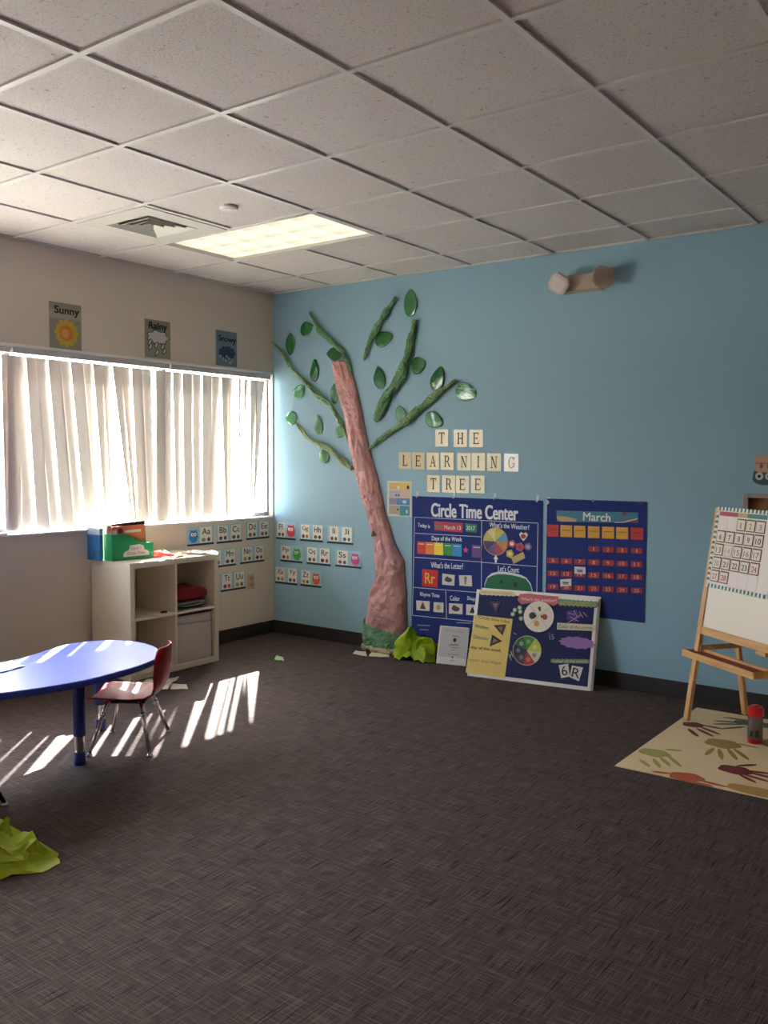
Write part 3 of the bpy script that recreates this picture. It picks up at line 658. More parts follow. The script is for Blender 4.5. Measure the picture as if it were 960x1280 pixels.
branch('short slim green branch floating free above the others', [(455, 450.6), (464, 423), (476, 402.5), (484.5, 388), (496, 372)], [4, 9, 10, 9, 7], ('#66a870', '#94c48c'), 6)

def leaf(label, px, py, ln, wd, ang, hexc, gloss=.25, stripes=False):
    """ln, wd in pixels; ang = direction of the tip in degrees counter-clockwise from right"""
    c = at(px, py, 1, -.01); k = .0053
    t = empty('paper_leaf', (c.x, -.001, c.z), label, 'paper leaf', 'laminated paper leaves around the tree')
    t.rotation_euler = (0, -math.radians(ang), 0)
    L = ln * k * 1.05; W = wd * k * .54
    def fn(u, v):
        s_ = 2 * u - 1; w_ = W * (max(0, v) ** .52 * max(0, 1 - v) ** .72) / .4213 * 1.0 + .0004
        x = (v - .5) * L
        if stripes: w_ = max(w_, W * (.55 if .05 < v < .95 else 0))
        return (x, -.004 - .003 * (1 - s_ * s_) - .005 * math.sin(PI * v) - .004 * math.sin(v * 7 + ang) * s_, s_ * w_)
    m = M(hexc, gloss, coat=.6, var=.18, vscale=14) if not stripes else mat_stripe(hexc)
    MB().grid(9, 25, fn).build('leaf_blade', m, t, smooth=True, solid=.0008)
    MB().grid(3, 12, lambda u, v: (fn(.5, .06 + .86 * v)[0], fn(.5, .06 + .86 * v)[1] - .0012, (u - .5) * .0035)).build('midrib', M('#2c5f38', .5), t)
    return t
def mat_stripe(h):
    m, t_, b = newmat('striped_leaf_' + h.strip('#'))
    f = noise_tex(t_, (20, 20, 90), 1, 1); t_.links.new(mixc(t_, ramp(t_, f, [(.45, (0, 0, 0)), (.55, (1, 1, 1))]), lin(h), lin('#8fbf9c')), b.inputs['Base Color'])
    b.inputs['Roughness'].default_value = .2; b.inputs['Coat Weight'].default_value = .6; return m
D1, D2, D3 = '#1f6a34', '#2f7a45', '#3f8f57'
for a in [('dark green leaf at the tip of the upper left branch', 383, 410.6, 24, 18, 10, D1), ('slim dark leaf standing on the far left branch near the corner', 362.5, 430, 31, 14, 92, D1),
          ('slim dark leaf standing between the two upper left branches', 392.7, 463, 31, 14, 88, D1), ('pale green leaf hanging below the far left branch', 374, 489.5, 24, 18, 45, D3),
          ('dark leaf lying against the top of the pink trunk', 417, 442.5, 26, 17, 170, D1), ('leaf half hidden behind the left side of the trunk', 418.5, 491, 30, 14, 85, D2),
          ('round green leaf at the tip of the lowest left branch', 363.5, 522.6, 22, 19, 170, D3), ('slim green leaf standing on the lowest left branch', 397.5, 531, 28, 14, 100, D2),
          ('small green leaf tucked against the trunk below the long branch', 424, 539.5, 17, 15, 150, D2), ('green leaf hanging under the lowest left branch', 405, 570, 20, 18, 60, D2),
          ('broad dark leaf right of the short slim branch', 479.5, 423.5, 29, 19, 12, D1), ('dark upright leaf left of the large free branch', 474, 472.5, 30, 17, 105, D1),
          ('dark leaf right of the large free branch', 522.5, 456.5, 23, 21, 15, D1), ('dark upright leaf above the right branch', 547, 474, 32, 19, 75, D1),
          ('pale faded leaf behind the right branch', 500.5, 517.6, 23, 15, 110, '#6f9f80'), ('glossy leaf hanging below the right branch', 542, 525, 28, 19, -25, D3),
          ('glossy dark leaf at the very top of the tree', 513, 378.6, 35, 19, 90, D2)]:
    leaf(*a)
leaf('pale striped leaf at the end of the right branch', 582, 490, 31, 22, -15, '#4f9470', .2, True)

# ------------------------------------------------------------ serif letter cards
def serif(ch):
    """strokes in a 1 x 1 box"""
    s = .16; th = .10; R_ = lambda a, b, c, d: [(a, b), (c, b), (c, d), (a, d)]
    st = lambda x: [R_(x - s / 2, 0, x + s / 2, 1), R_(x - s, 0, x + s, .07), R_(x - s, .93, x + s, 1)]
    if ch == 'T': return st(.5) + [R_(.04, .90, .96, 1), R_(.04, .74, .10, 1), R_(.90, .74, .96, 1)]
    if ch == 'H': return st(.2) + st(.8) + [R_(.2, .46, .8, .55)]
    if ch == 'E': return st(.22) + [R_(.1, .91, .88, 1), R_(.82, .76, .88, 1), R_(.1, 0, .92, .09), R_(.86, 0, .92, .25), R_(.2, .47, .66, .55), R_(.62, .38, .68, .64)]
    if ch == 'L': return st(.25) + [R_(.1, 0, .90, .09), R_(.84, 0, .90, .28)]
    if ch == 'I': return st(.5)
    if ch == 'A': return [[(.46, 1), (.58, 1), (.92, 0), (.74, 0)], [(.44, 1), (.50, 1), (.18, 0), (.12, 0)], R_(.28, .32, .74, .40), R_(0, 0, .32, .07), R_(.66, 0, 1, .07)]
    if ch == 'N': return [R_(.14, 0, .21, 1), R_(.80, 0, .87, 1), [(.10, 1), (.28, 1), (.87, 0), (.72, 0)], R_(.03, 0, .33, .07), R_(.03, .93, .28, 1), R_(.68, .93, 1, 1)]
    out_ = []
    if ch == 'R':
        out_ = st(.22) + [[(.48, .5), (.62, .5), (.95, .06), (.80, .0)], R_(.78, 0, .99, .07)]
        c, a0, a1, rx, ry = (.45, .73), -90, 90, .36, .27; out_ += [R_(.2, .92, .46, 1), R_(.2, .46, .46, .54)]
    if ch == 'G':
        c, a0, a1, rx, ry = (.5, .5), 40, 320, .44, .5; out_ = [R_(.78, .12, .92, .45), R_(.62, .40, 1, .47), R_(.82, .7, .88, .96)]
    n = 14
    for k in range(n):
        p, q = [math.radians(a0 + (a1 - a0) * j / n) for j in (k, k + 1)]
        f = lambda a, d: (c[0] + (rx - d * abs(math.cos(a)) ** .7 - .04 * (d > 0)) * math.cos(a), c[1] + (ry - d * .1 - .07 * (d > 0)) * math.sin(a))
        out_.append([f(p, 0), f(q, 0), f(q, .12), f(p, .12)])
    return out_
CARD = M('#d8c48f', .3, coat=.5, var=.12, vscale=9)
c5 = lambda x, y: (440 + x / 4.364, 520 + y / 4.364)
ord_ = {0: 'only', 1: 'first', 2: 'second'}
words = [('THE', [(490, 120), (592, 122), (678, 122)], 'top'), ('LEARNING', [(290, 243), (362, 245), (442, 247), (520, 247), (612, 250), (690, 250), (775, 252), (870, 254)], 'middle'), ('TREE', [(445, 369), (528, 371), (603, 373), (687, 373)], 'bottom')]
posn = ['first', 'second', 'third', 'fourth', 'fifth', 'sixth', 'seventh', 'last']
for wd, pos, rowname in words:
    for i, (ch, (x, y)) in enumerate(zip(wd, pos)):
        p = at(*c5(x, y), 1, -.001)
        ps = 'last' if i == len(wd) - 1 else posn[i]
        s = Sheet('letter_card', 'cream card with serif letter %s, %s in the %s word' % (ch, ps, rowname), 'letter card', (p.x, -.001, p.z), (1, 0, 0), (0, -1, 0), 'cards spelling three words on the blue wall')
        w_, h_ = .106, .118; random.seed(i * 7 + len(wd))
        s.part('card', M('#e3dfd2', .15, coat=.8) if ch == 'G' else CARD, [rc(-w_ / 2, -h_ / 2, w_ / 2, h_ / 2)], 0)
        lw, lh = (.052 if ch != 'I' else .052), .078
        s.part('letter', M('#4a3320', .5) if ch != 'G' else M('#b39a78', .4), [[((a - .5) * lw, (b - .5) * lh) for a, b in pl] for pl in serif(ch)], 1)

# ------------------------------------------------------------ poster by the tree
def wall_sheet(name, label, cat, tl_, br, side='blue', group=None, y=-.001):
    if side == 'blue':
        a, b = at(*tl_, 1, y), at(*br, 1, y)
        s = Sheet(name, label, cat, ((a.x + b.x) / 2, y, (a.z + b.z) / 2), (1, 0, 0), (0, -1, 0), group); s.w, s.h = b.x - a.x, a.z - b.z
    else:
        a, b = at(*tl_, 0, -y), at(*br, 0, -y)
        s = Sheet(name, label, cat, (-y, (a.y + b.y) / 2, (a.z + b.z) / 2), (0, 1, 0), (1, 0, 0), group); s.w, s.h = b.y - a.y, a.z - b.z
    return s
def fr(s, x0, y0, x1, y1): return rc((x0 - .5) * s.w, (y0 - .5) * s.h, (x1 - .5) * s.w, (y1 - .5) * s.h)
def fp(s, x, y): return ((x - .5) * s.w, (y - .5) * s.h)
s = wall_sheet('weather_poster', 'small laminated poster of animal pictures between the trunk and the chart', 'poster', (484.5, 601), (514.5, 646.5))
s.part('sheet', M('#cfd2c0', .3, coat=.4), [fr(s, 0, 0, 1, 1)], 0)
pic = M('#c9a96b', .5)
s.part('picture_panel', None, [(M('#d2b06a', .5), fr(s, .08, .76, .52, .95)), (M('#d8b84e', .5), fr(s, .52, .76, .93, .95)), (M('#b4aab4', .5), fr(s, .08, .53, .55, .74)), (M('#cfb5a4', .5), fr(s, .55, .53, .93, .76)),
       (M('#8e86a6', .5), fr(s, .08, .33, .4, .52)), (M('#4583b2', .5), fr(s, .4, .33, .93, .52)), (M('#a9a08a', .5), fr(s, .08, .06, .5, .31)), (M('#2f8a98', .5), fr(s, .52, .04, .93, .31))], 1)
s.part('animal_drawing', None, [(BLACK, circ(*fp(s, .86, .83), .011, .013)), (M('#e6e0c0', .5), circ(*fp(s, .48, .82), .013)), (M('#8d4250', .5), circ(*fp(s, .38, .60), .008)), (M('#8d4250', .5), circ(*fp(s, .48, .60), .008)),
       (M('#c3dcec', .5), circ(*fp(s, .72, .42), .018, .012)), (M('#22201c', .5), circ(*fp(s, .45, .2), .006, .009)), (M('#bfd8d8', .5), circ(*fp(s, .82, .15), .01, .014))], 2)

# ------------------------------------------------------------ pocket chart
WH = M('#dfe2e8', .7); TXT = M('#e6e9ee', .6); LNW = M('#cfd4de', .7)
g = lambda x, y: (510 + x / 5.333, 620 + y / 5.333)
h = lambda x, y: (510 + x / 7.385, 700 + y / 7.385)
P = at(517, 620.5, 1, -.003); Q = at(680.5, 625.5, 1, -.003)
s = Sheet('circle_time_chart', 'large navy blue pocket chart headed Circle Time Center', 'pocket chart', (1.865, -.003, .62), (1, 0, 0), (0, -1, 0))
C0 = s
tw = (Q.x - P.x) / 2; zt = (P.z + Q.z) / 2 - .62
mb = MB().grid(24, 24, lambda u, v: ((u - .5) * 2 * tw * (1 + .004 * math.sin(v * 7)), zt + (-.515 - zt) * (1 - v) * 1.0, .001 + .0035 * max(0, math.sin(u * 9 + v * 3)) * 0))
MB().prism([(-tw, -.515), (tw * .99, -.515), (tw, 0), (tw, zt), (-tw, zt + .0), (-tw * 1.0, .1)], 0, .002).build('chart_fabric', NAVY, s.root)
def lines(s, segs, w_=.004, name='border_line'): return s.part(name, LNW, [line(s.p(*a), s.p(*b), w_) for a, b in segs], .6)
lines(s, [(g(45, 141), g(868, 181)), (g(45, 141), h(42, 510)), (g(492, 163), g(490, 640)), (g(49, 248), g(492, 272)), (g(46, 408), g(492, 440)), (h(52, 252), h(652, 300)), (g(492, 442), g(862, 470)), (g(868, 181), g(858, 700)), (h(350, 285), h(358, 545)), (h(42, 510), h(700, 575))])
s.text('Circle Time Center', g(155, 92), g(737, 116), .098, TXT, 1, .032, name='title')
s.text('Today is', g(66, 196), g(148, 206), .036, TXT, 1, .011)
s.text('Days of the Week', g(160, 285), g(362, 293), .040, TXT, 1, .011)
s.text("What's the Letter?", g(155, 458), g(370, 468), .042, TXT, 1, .011)
s.text("What's the Weather?", g(545, 190), g(810, 209), .034, TXT, 1, .011)
s.text("Let's Count", g(603, 482), g(742, 492), .040, TXT, 1, .011)
s.text('Rhyme Time', h(115, 318), h(293, 334), .036, TXT, 1, .011)
s.text('Color', h(390, 350), h(480, 356), .034, TXT, 1, .013); s.text('Shape', h(548, 355), h(645, 366), .036, TXT, 1, .011)
for a, b in ((h(88, 600), h(205, 606)), (h(112, 640), h(190, 646)), (h(450, 578), h(590, 582))): s.part('small_print', M('#7f8bb0', .7), [line(s.p(*a), s.p(*b), .008)], 1)
def quadpart(s, nm, m, pts, lay=2, par=None): return s.part(nm, m, [s.q(*pts)], lay, par)
o = quadpart(s, 'month_card', M('#b8283a', .5), [g(178, 168), g(370, 182), g(366, 242), g(178, 228)]); s.text('March 13', g(246, 207), g(356, 212), .028, M('#f0d8d4', .5), 3, .01, o)
quadpart(s, 'picture_spot', M('#7c6a3c', .5), [g(190, 192), g(222, 194), g(221, 222), g(190, 220)], 3, o)
o = quadpart(s, 'year_card', M('#1f7a50', .5), [g(383, 182), g(463, 190), g(460, 245), g(385, 238)]); s.text('2017', g(392, 211), g(450, 216), .030, M('#d8f0e0', .5), 3, .015, o)
cols = ['#d32a22', '#e07a26', '#f0d62c', '#2f8f3f', '#2a8fd0', None, '#6a3f86']; xsd = [(65, 120), (120, 178), (178, 237), (239, 298), (299, 361), (364, 410), (428, 491)]
for cc, (a, b) in zip(cols, xsd):
    yt = lambda x: 303 + (x - 65) * .06; yb = lambda x: 383 + (x - 65) * .07
    if cc is None:
        c_ = s.p(*g(387, 360)); s.part('star_card', M('#cf2a78', .5), [[(c_[0] + (.024 if k % 2 == 0 else .012) * math.sin(k * PI / 5), c_[1] + (.024 if k % 2 == 0 else .012) * math.cos(k * PI / 5)) for k in range(10)]], 2)
    else:
        o = quadpart(s, 'day_card', M(cc, .5), [g(a, yt(a)), g(b, yt(b)), g(b, yb(b)), g(a, yb(a))])
        s.part('card_print', M('#f4ead0', .5), [line(s.p(*g(a + 10, yt(a) + 16)), s.p(*g(b - 10, yt(b) + 14)), .004)], 3, o)
o = quadpart(s, 'letter_picture', M('#cf1f22', .5), [g(97, 486), g(203, 495), g(200, 608), g(97, 600)]); s.text('Rr', g(116, 545), g(184, 550), .075, M('#e6b83c', .5), 3, .02, o)
def pcard(pts, mark, lay=2, kind=0):
    o = quadpart(s, 'picture_card', M('#dcd6cb', .5), pts, lay)
    q = s.q(*pts); c_ = (sum(p[0] for p in q) / 4, sum(p[1] for p in q) / 4); W_ = abs(q[1][0] - q[0][0])
    sh = {0: [circ(*c_, W_ * .3, W_ * .16), circ(c_[0] - W_ * .1, c_[1] + W_ * .1, W_ * .12)], 1: [circ(*c_, W_ * .08, W_ * .26), circ(c_[0], c_[1] + W_ * .18, W_ * .12)],
          2: [[(c_[0] - W_ * .22, c_[1] - W_ * .2), (c_[0] + W_ * .22, c_[1] - W_ * .2), (c_[0], c_[1] + W_ * .25)]], 3: [circ(*c_, W_ * .2, W_ * .22)]}[kind]
    s.part('picture', M(mark, .6), sh, lay + 1, o)
pcard([g(232, 516), g(315, 527), g(312, 598), g(230, 590)], '#4a4a44'); pcard([g(342, 528), g(427, 529), g(431, 602), g(346, 597)], '#9a8b5c', kind=1)
pcard([h(80, 372), h(205, 380), h(202, 470), h(82, 462)], '#6a3526', kind=2); pcard([h(240, 388), h(332, 393), h(330, 485), h(238, 478)], '#c09a4a', kind=3)
pcard([h(383, 398), h(508, 405), h(505, 501), h(380, 492)], '#5c3a3c'); pcard([h(541, 408), h(660, 416), h(658, 515), h(540, 505)], '#1e1c1c', kind=2)
# weather wheel
c_ = s.p(*g(586, 303)); r_ = .094
wm = s.part('weather_wheel', M('#c8a04a', .5), [circ(*c_, r_, n=40)], 1.4)
segc = ['#c9c04a', '#4f93b8', '#c9823c', '#a8403c', '#6a4a7c', '#4a2a5a', '#c0b45c', '#d8cf8a']
for k, cc in enumerate(segc):
    a0, a1 = PI / 2 - k * PI / 4, PI / 2 - (k + 1) * PI / 4
    s.part('wheel_sector', M(cc, .5, var=.4, vscale=60), [[c_] + [(c_[0] + r_ * .95 * math.cos(a0 + (a1 - a0) * j / 5), c_[1] + r_ * .95 * math.sin(a0 + (a1 - a0) * j / 5)) for j in range(6)]], 2.4, wm)
def icon(x, y, rx, cc, cc2, kind=0):
    c_ = s.p(*g(x, y))
    if kind == 1: sh = [(c_[0] + rx * 1.2 * a, c_[1] + rx * b) for a, b in [(0, -1.1), (.6, -.3), (.9, .4), (.5, .9), (0, .6), (-.5, .9), (-.9, .4), (-.6, -.3)]]
    else: sh = blobby(*c_, rx, rx * .95, 5, .1)
    o = s.part('weather_picture', M(cc, .5), [sh], 2); s.part('picture', M(cc2, .5), [circ(*c_, rx * .6, rx * .5)], 3, o)
icon(772, 268, .030, '#e0dcd4', '#a83a3a', 1); icon(695, 318, .025, '#c84a4c', '#e8d8d0'); icon(748, 340, .030, '#c6443e', '#7a3a5c'); icon(802, 338, .026, '#7a5c92', '#b0a0b8'); icon(682, 385, .028, '#e0b040', '#e8d488')
quadpart(s, 'weather_banner', M('#b9a568', .5), [g(690, 410), g(770, 372), g(784, 412), g(706, 452)])
c_ = s.p(*g(587, 418)); s.part('arrow', WH, [[(c_[0] + a * .018, c_[1] + b * .026) for a, b in [(0, 1), (1, -.1), (.4, -.1), (.4, -1), (-.4, -1), (-.4, -.1), (-1, -.1)]]], 1)
gp = [g(510, 640), g(512, 590), g(530, 545), g(560, 520), g(600, 510), g(650, 512), g(700, 518), g(750, 530), g(790, 550), g(820, 590), g(832, 640)]
gl = s.q(*gp); o = s.part('count_pond', WH, [[(a * 1.0, b + .006) for a, b in gl] + [(gl[-1][0], gl[-1][1] - .12), (gl[0][0], gl[0][1] - .12)]], 1)
s.part('count_pond_green', M('#176b3c', .6), [[(a * .985 + (gl[5][0]) * .015, b - .010 * (1 if 2 < i < 8 else .3)) for i, (a, b) in enumerate(gl)] + [(gl[-1][0] - .01, gl[-1][1] - .118), (gl[0][0] + .01, gl[0][1] - .118)]], 2, o)
s.part('counting_dot', M('#0c3a24', .6), [circ(*s.p(*g(720, 590)), .016), circ(*s.p(*g(625, 572)), .012)], 3, o)
# hooks above the charts
def hook(label, px, py):
    p = at(px, py, 1, -.004)
    t = empty('adhesive_hook', (p.x, -.0005, p.z), label, 'hook', 'clear hooks holding the charts')
    MB().box((-.008, -.004, -.024), (.008, 0, .03)).build('base_plate', M('#d9d6cc', .3), t, bevel=.002)
    MB().tube([(0, -.004, .0), (0, -.012, -.012), (0, -.018, -.014), (0, -.020, -.004)], .004, 8).build('hook_arm', M('#e6e3da', .25), t, smooth=True)
hook('clear hook above the left corner of the Circle Time chart', 522, 619); hook('clear hook under the letter R card of the bottom word', 568, 620); hook('clear hook right of the centre of the Circle Time chart', 619, 622)
hook('clear hook above the right corner of the Circle Time chart', 672, 624.5); hook('clear hook at the left corner of the March calendar', 686, 627)

# ------------------------------------------------------------ March calendar chart
k_ = lambda x, y: (670 + x / 6.4, 620 + y / 6.4)
s = Sheet('march_calendar', 'navy blue March calendar pocket chart on the wall right of the larger chart', 'pocket chart', (2.73, -.003, .79), (1, 0, 0), (0, -1, 0)); KS = s
q = s.q(k_(80, 26), k_(875, 40), k_(882, 1005), k_(85, 935)); xl, xr = (q[0][0] + q[3][0]) / 2, (q[1][0] + q[2][0]) / 2; zt_, zb_ = (q[0][1] + q[1][1]) / 2, (q[2][1] + q[3][1]) / 2
MB().prism([(xl, zb_), (xr, zb_), (xr, zt_), (xl, zt_)], 0, .002).build('chart_fabric', NAVY, s.root)
o = quadpart(s, 'month_banner', M('#3f7f95', .5), [k_(165, 116), k_(818, 132), k_(818, 216), k_(168, 204)], 1)
s.part('beach_picture', M('#c9ac74', .6), [s.q(k_(168, 160), k_(250, 165), k_(330, 185), k_(320, 206), k_(200, 204), k_(175, 190))], 2, o)
s.part('flower_picture', M('#8d3a48', .6), [s.q(k_(640, 205), k_(800, 185), k_(815, 190), k_(812, 215), k_(700, 213)), circ(*s.p(*k_(708, 142)), .012)], 2, o)
s.part('white_wave', M('#d8d4d0', .6), [s.q(k_(625, 208), k_(700, 205), k_(812, 178), k_(814, 186), k_(705, 213), k_(640, 214))], 3, o)
s.text('March', k_(380, 163), k_(600, 173), .052, M('#dbe6e0', .5), 3, .025, o)
for i, (a, b) in enumerate([(90, 182), (197, 290), (305, 397), (417, 510), (530, 627), (643, 738), (760, 860)]):
    y0 = 228 + i * 4.2; o = quadpart(s, 'day_card', M('#c8252a' if i in (0, 6) else '#e0a22a', .5), [k_(a, y0), k_(b, y0 + 3), k_(b, y0 + 97), k_(a, y0 + 94)], 1)
    s.part('card_print', M('#7a2a1e' if i in (0, 6) else '#9a6418', .6), [line(s.p(*k_(a + 14, y0 + 40)), s.p(*k_(b - 14, y0 + 42)), .005)], 2, o)
for r_i in range(6): 
    yy = [440, 540, 645, 745, 850, 905][r_i]; s.part('pocket_seam', M('#0f2050', .8), [line(s.p(*k_(90, yy - 10)), s.p(*k_(872, yy + 30)), .003)], .5)
n = 1; cx_ = [138, 245, 352, 464, 578, 690, 806]
RD = M('#a82a2a', .55); RT = M('#e0a090', .5)
for r_i, y0 in enumerate([408, 515, 618, 722]):
    for c_i in range(7):
        if r_i == 0 and c_i < 3: continue
        x = cx_[c_i]; y = y0 + (c_i) * 5 + (0 if r_i < 3 else 3)
        o = quadpart(s, 'date_card', RD, [k_(x - 44, y - 22), k_(x + 44, y - 20), k_(x + 44, y + 24), k_(x - 44, y + 22)], 1)
        wdx = 10 if n < 10 else 20
        s.text(str(n), k_(x - wdx, y), k_(x + wdx, y + 1), .022, RT, 2, .02, o, 'number'); n += 1
for (x, y, a) in ((355, 592, 0), (242, 690, -5)):
    o = quadpart(s, 'note_card', M('#d8d6d2', .5), [k_(x - 44, y - 28 - a), k_(x + 44, y - 24 + a), k_(x + 44, y + 32 + a), k_(x - 44, y + 28 - a)], 3)
    s.part('note_print', M('#55585f', .6), [line(s.p(*k_(x - 24, y)), s.p(*k_(x + 24, y + 3)), .008), line(s.p(*k_(x - 20, y + 12)), s.p(*k_(x + 20, y + 14)), .005)], 4, o)
for x, y in ((95, 42), (458, 36), (838, 50)): s.part('grommet', CHROME, [circ(*s.p(*k_(x, y)), .008)], 1)

# ------------------------------------------------------------ boards leaning on the wall
e = lambda x, y: (575 + x / 5.189, 725 + y / 5.189)
th = .154; le = .271; b = Vector((math.cos(th), math.sin(th), 0)); nb = Vector((-math.sin(th), math.cos(th), 0)); up = Vector((0, 0, math.cos(le))) + nb * math.sin(le); nn = b.cross(up)
if nn.y > 0: nn = -nn
ctr = Vector((2.002, -.303, .001)) + b * .403 + up * .283
s = Sheet('foam_board', 'white-edged navy display board leaning against the wall charts', 'board', ctr, b, nn); LB = s
W, Hh = .403, .283
MB().prism(rc(-W, -Hh, W, Hh), -.006, 0).build('board', M('#f4f0ea', .6), s.root)
s.part('navy_face', M('#101a52', .7), [rc(-W + .022, -Hh + .024, W - .02, Hh - .022)], 0, th=.001)
BUFF = M('#efd27a', .25, coat=.6)
o = s.part('yellow_sheet', BUFF, [s.q(e(97, 226), e(343, 253), e(291, 638), e(37, 600))], 1)
def bt(body, x0, y0, x1, y1, hh, hexc, par=None, bold=.012, lay=3): s.text(body, e(x0, y0), e(x1, y1), hh, M(hexc, .5), lay, bold, par)
bt('Circle time rules', 122, 241, 325, 272, .020, '#8c6a4a', o); bt('Weather', 98, 297, 190, 312, .022, '#7f8f86', o); bt('Calendar', 88, 366, 188, 382, .024, '#7c8c7c', o)
bt('day of the week', 72, 437, 270, 462, .026, '#5e5a4c', o); bt('color and shape', 62, 518, 268, 542, .024, '#b08a68', o)
def tri(pts, hx, par, nm='triangle_card'):
    q = s.q(*[e(*p) for p in pts]); cx, cy = sum(p[0] for p in q) / 3, sum(p[1] for p in q) / 3
    t_ = s.part(nm, M(hx, .5), [q], 3, par); s.part('triangle_print', M('#8a6a5c', .5), [[(cx + (a - cx) * .45, cy + (b_ - cy) * .45) for a, b_ in q]], 4, t_)
tri([(220, 294), (302, 288), (277, 360)], '#4a241c', o); tri([(195, 431), (210, 354), (276, 398)], '#33201e', o); tri([(192, 139), (270, 140), (236, 216)], '#4a2a55', None)
def scal(x0, y0, x1, y1, x2, y2, x3, y3, n=9, amp=5):
    pts = []
    for (a, b_), (c, d) in (((x0, y0), (x1, y1)), ((x1, y1), (x2, y2)), ((x2, y2), (x3, y3)), ((x3, y3), (x0, y0))):
        L = math.hypot(c - a, d - b_); m_ = max(2, int(L / 14)); nx, ny = (d - b_) / L, -(c - a) / L
        for k in range(m_): 
            w_ = amp * abs(math.sin(PI * k * .5 * 1)) ; pts.append(e(a + (c - a) * k / m_ + nx * w_, b_ + (d - b_) * k / m_ + ny * w_))
    return s.q(*pts)
o = s.part('cream_banner', M('#e3d3a4', .5), [scal(130, 66, 352, 80, 360, 104, 135, 94)], 2); bt("Who's here today?", 140, 80, 340, 92, .018, '#c2a070', o)
o = s.part('pink_banner', M('#cf6672', .5), [s.q(*[e(*p) for p in [(388, 92), (450, 88), (520, 98), (640, 108), (640, 150), (610, 168), (560, 150), (480, 145), (400, 158), (375, 130)]])], 2); bt("What's the weather?", 398, 122, 628, 134, .020, '#f0d0c8', o)
o = s.part('green_banner', M('#6f9a6a', .5), [scal(642, 130, 895, 146, 892, 176, 640, 160, amp=9)], 2); s.part('banner_strip', M('#b9b274', .5), [s.q(e(650, 136), e(880, 150), e(880, 172), e(650, 158))], 3, o); bt('Shape of the month', 655, 147, 875, 162, .020, '#6f6a3c', o, lay=4)
c_ = s.p(*e(512, 238)); r_ = .0985
wc = s.part('white_wheel', M('#ebe1d0', .5), [circ(*c_, r_, n=40)], 3)
s.part('wheel_line', M('#b3a998', .5), [line((c_[0] - .068, c_[1] - .068), (c_[0] + .068, c_[1] + .068), .002), line((c_[0] - .068, c_[1] + .068), (c_[0] + .068, c_[1] - .068), .002)], 4, wc)
for x, y, r2, hx in ((470, 232, .020, '#3f3a2c'), (487, 234, .010, '#4a4438'), (552, 240, .016, '#a8382c'), (533, 238, .008, '#6a4a34'), (518, 185, .010, '#4c3430'), (522, 198, .006, '#6a4c48'), (500, 284, .017, '#d0a04c')):
    s.part('wheel_picture', M(hx, .5), [circ(*s.p(*e(x, y)), r2, r2 * 1.1, 14)], 4, wc)
for x, y in ((388, 180), (357, 195), (392, 206), (343, 222), (397, 250)):
    o = s.part('number_dot', M('#8fb07a', .5), [circ(*s.p(*e(x, y)), .0145)], 2); s.part('dot_center', M('#d8d8b0', .5), [circ(*s.p(*e(x, y)), .008)], 3, o)
o = s.part('purple_scribble', M('#5a2f86', .5), [blobby(*s.p(*e(735, 232)), .042, .036, 5, .12)], 2)
s.part('scribble_stroke', M('#a58fc0', .5), [line(s.p(*e(a, b_)), s.p(*e(c, d)), .005) for a, b_, c, d in ((690, 285, 790, 225), (740, 200, 762, 240), (775, 205, 800, 245), (800, 210, 826, 238), (715, 240, 770, 268), (700, 215, 745, 225))], 3, o)
o = s.part('color_banner', M('#ded3bd', .5), [s.q(e(632, 277), e(875, 291), e(871, 331), e(630, 322))], 2); bt('Color of the month', 640, 300, 862, 312, .022, '#94804e', o)
s.part('purple_cloud', M('#9a72b4', .5), [blobby(*s.p(*e(760, 408)), .110, .036, 12, .07)], 2)
o = s.part('letter_banner', M('#7f9a78', .5), [scal(592, 514, 838, 516, 838, 540, 592, 536, amp=4)], 2); bt('Letter of the month', 604, 525, 830, 528, .020, '#d8d8b8', o)
o = s.part('number_card', M('#e9e6de', .4), [s.q(e(642, 552), e(703, 543), e(713, 627), e(657, 637))], 2); bt('6', 660, 592, 697, 586, .058, '#1a1818', o, .0)
o = s.part('letter_card', M('#e9e6de', .4), [s.q(e(727, 554), e(800, 568), e(772, 657), e(712, 630))], 2); bt('R', 730, 598, 780, 610, .058, '#1a1818', o, .0)
c_ = s.p(*e(436, 458)); r_ = .094
wc = s.part('color_wheel', M('#d8cfa8', .5), [circ(*c_, r_, n=40)], 2)
for k, (a0, a1, hx) in enumerate([(60, 110, '#4f8f3c'), (110, 160, '#2f6b40'), (0, 60, '#c9cc3c'), (-50, 0, '#d8d4c0'), (-100, -50, '#b83a34'), (-150, -100, '#4c2f3c'), (160, 210, '#26202e')]):
    s.part('wheel_sector', M(hx, .5), [[c_] + [(c_[0] + r_ * .96 * math.cos(math.radians(a0 + (a1 - a0) * j / 7)), c_[1] + r_ * .96 * math.sin(math.radians(a0 + (a1 - a0) * j / 7))) for j in range(8)]], 3, wc)
    am = math.radians((a0 + a1) / 2); s.part('sector_picture', M(['#7fb868', '#8fae88', '#e0e08c', '#a09888', '#d87a6a', '#8a7a88', '#6f7a8c'][k], .5), [circ(c_[0] + r_ * .6 * math.cos(am), c_[1] + r_ * .6 * math.sin(am), .014)], 4, wc)
s.part('white_scribble', M('#c9c4d8', .5), [line(s.p(*e(a, b_)), s.p(*e(c, d)), .004) for a, b_, c, d in ((330, 460, 345, 500), (318, 480, 335, 520), (345, 430, 362, 455), (322, 505, 338, 470), (350, 345, 366, 352))], 2)
s.text('is', e(580, 366), e(612, 362), .045, M('#8f9ab0', .5), 2, 0)
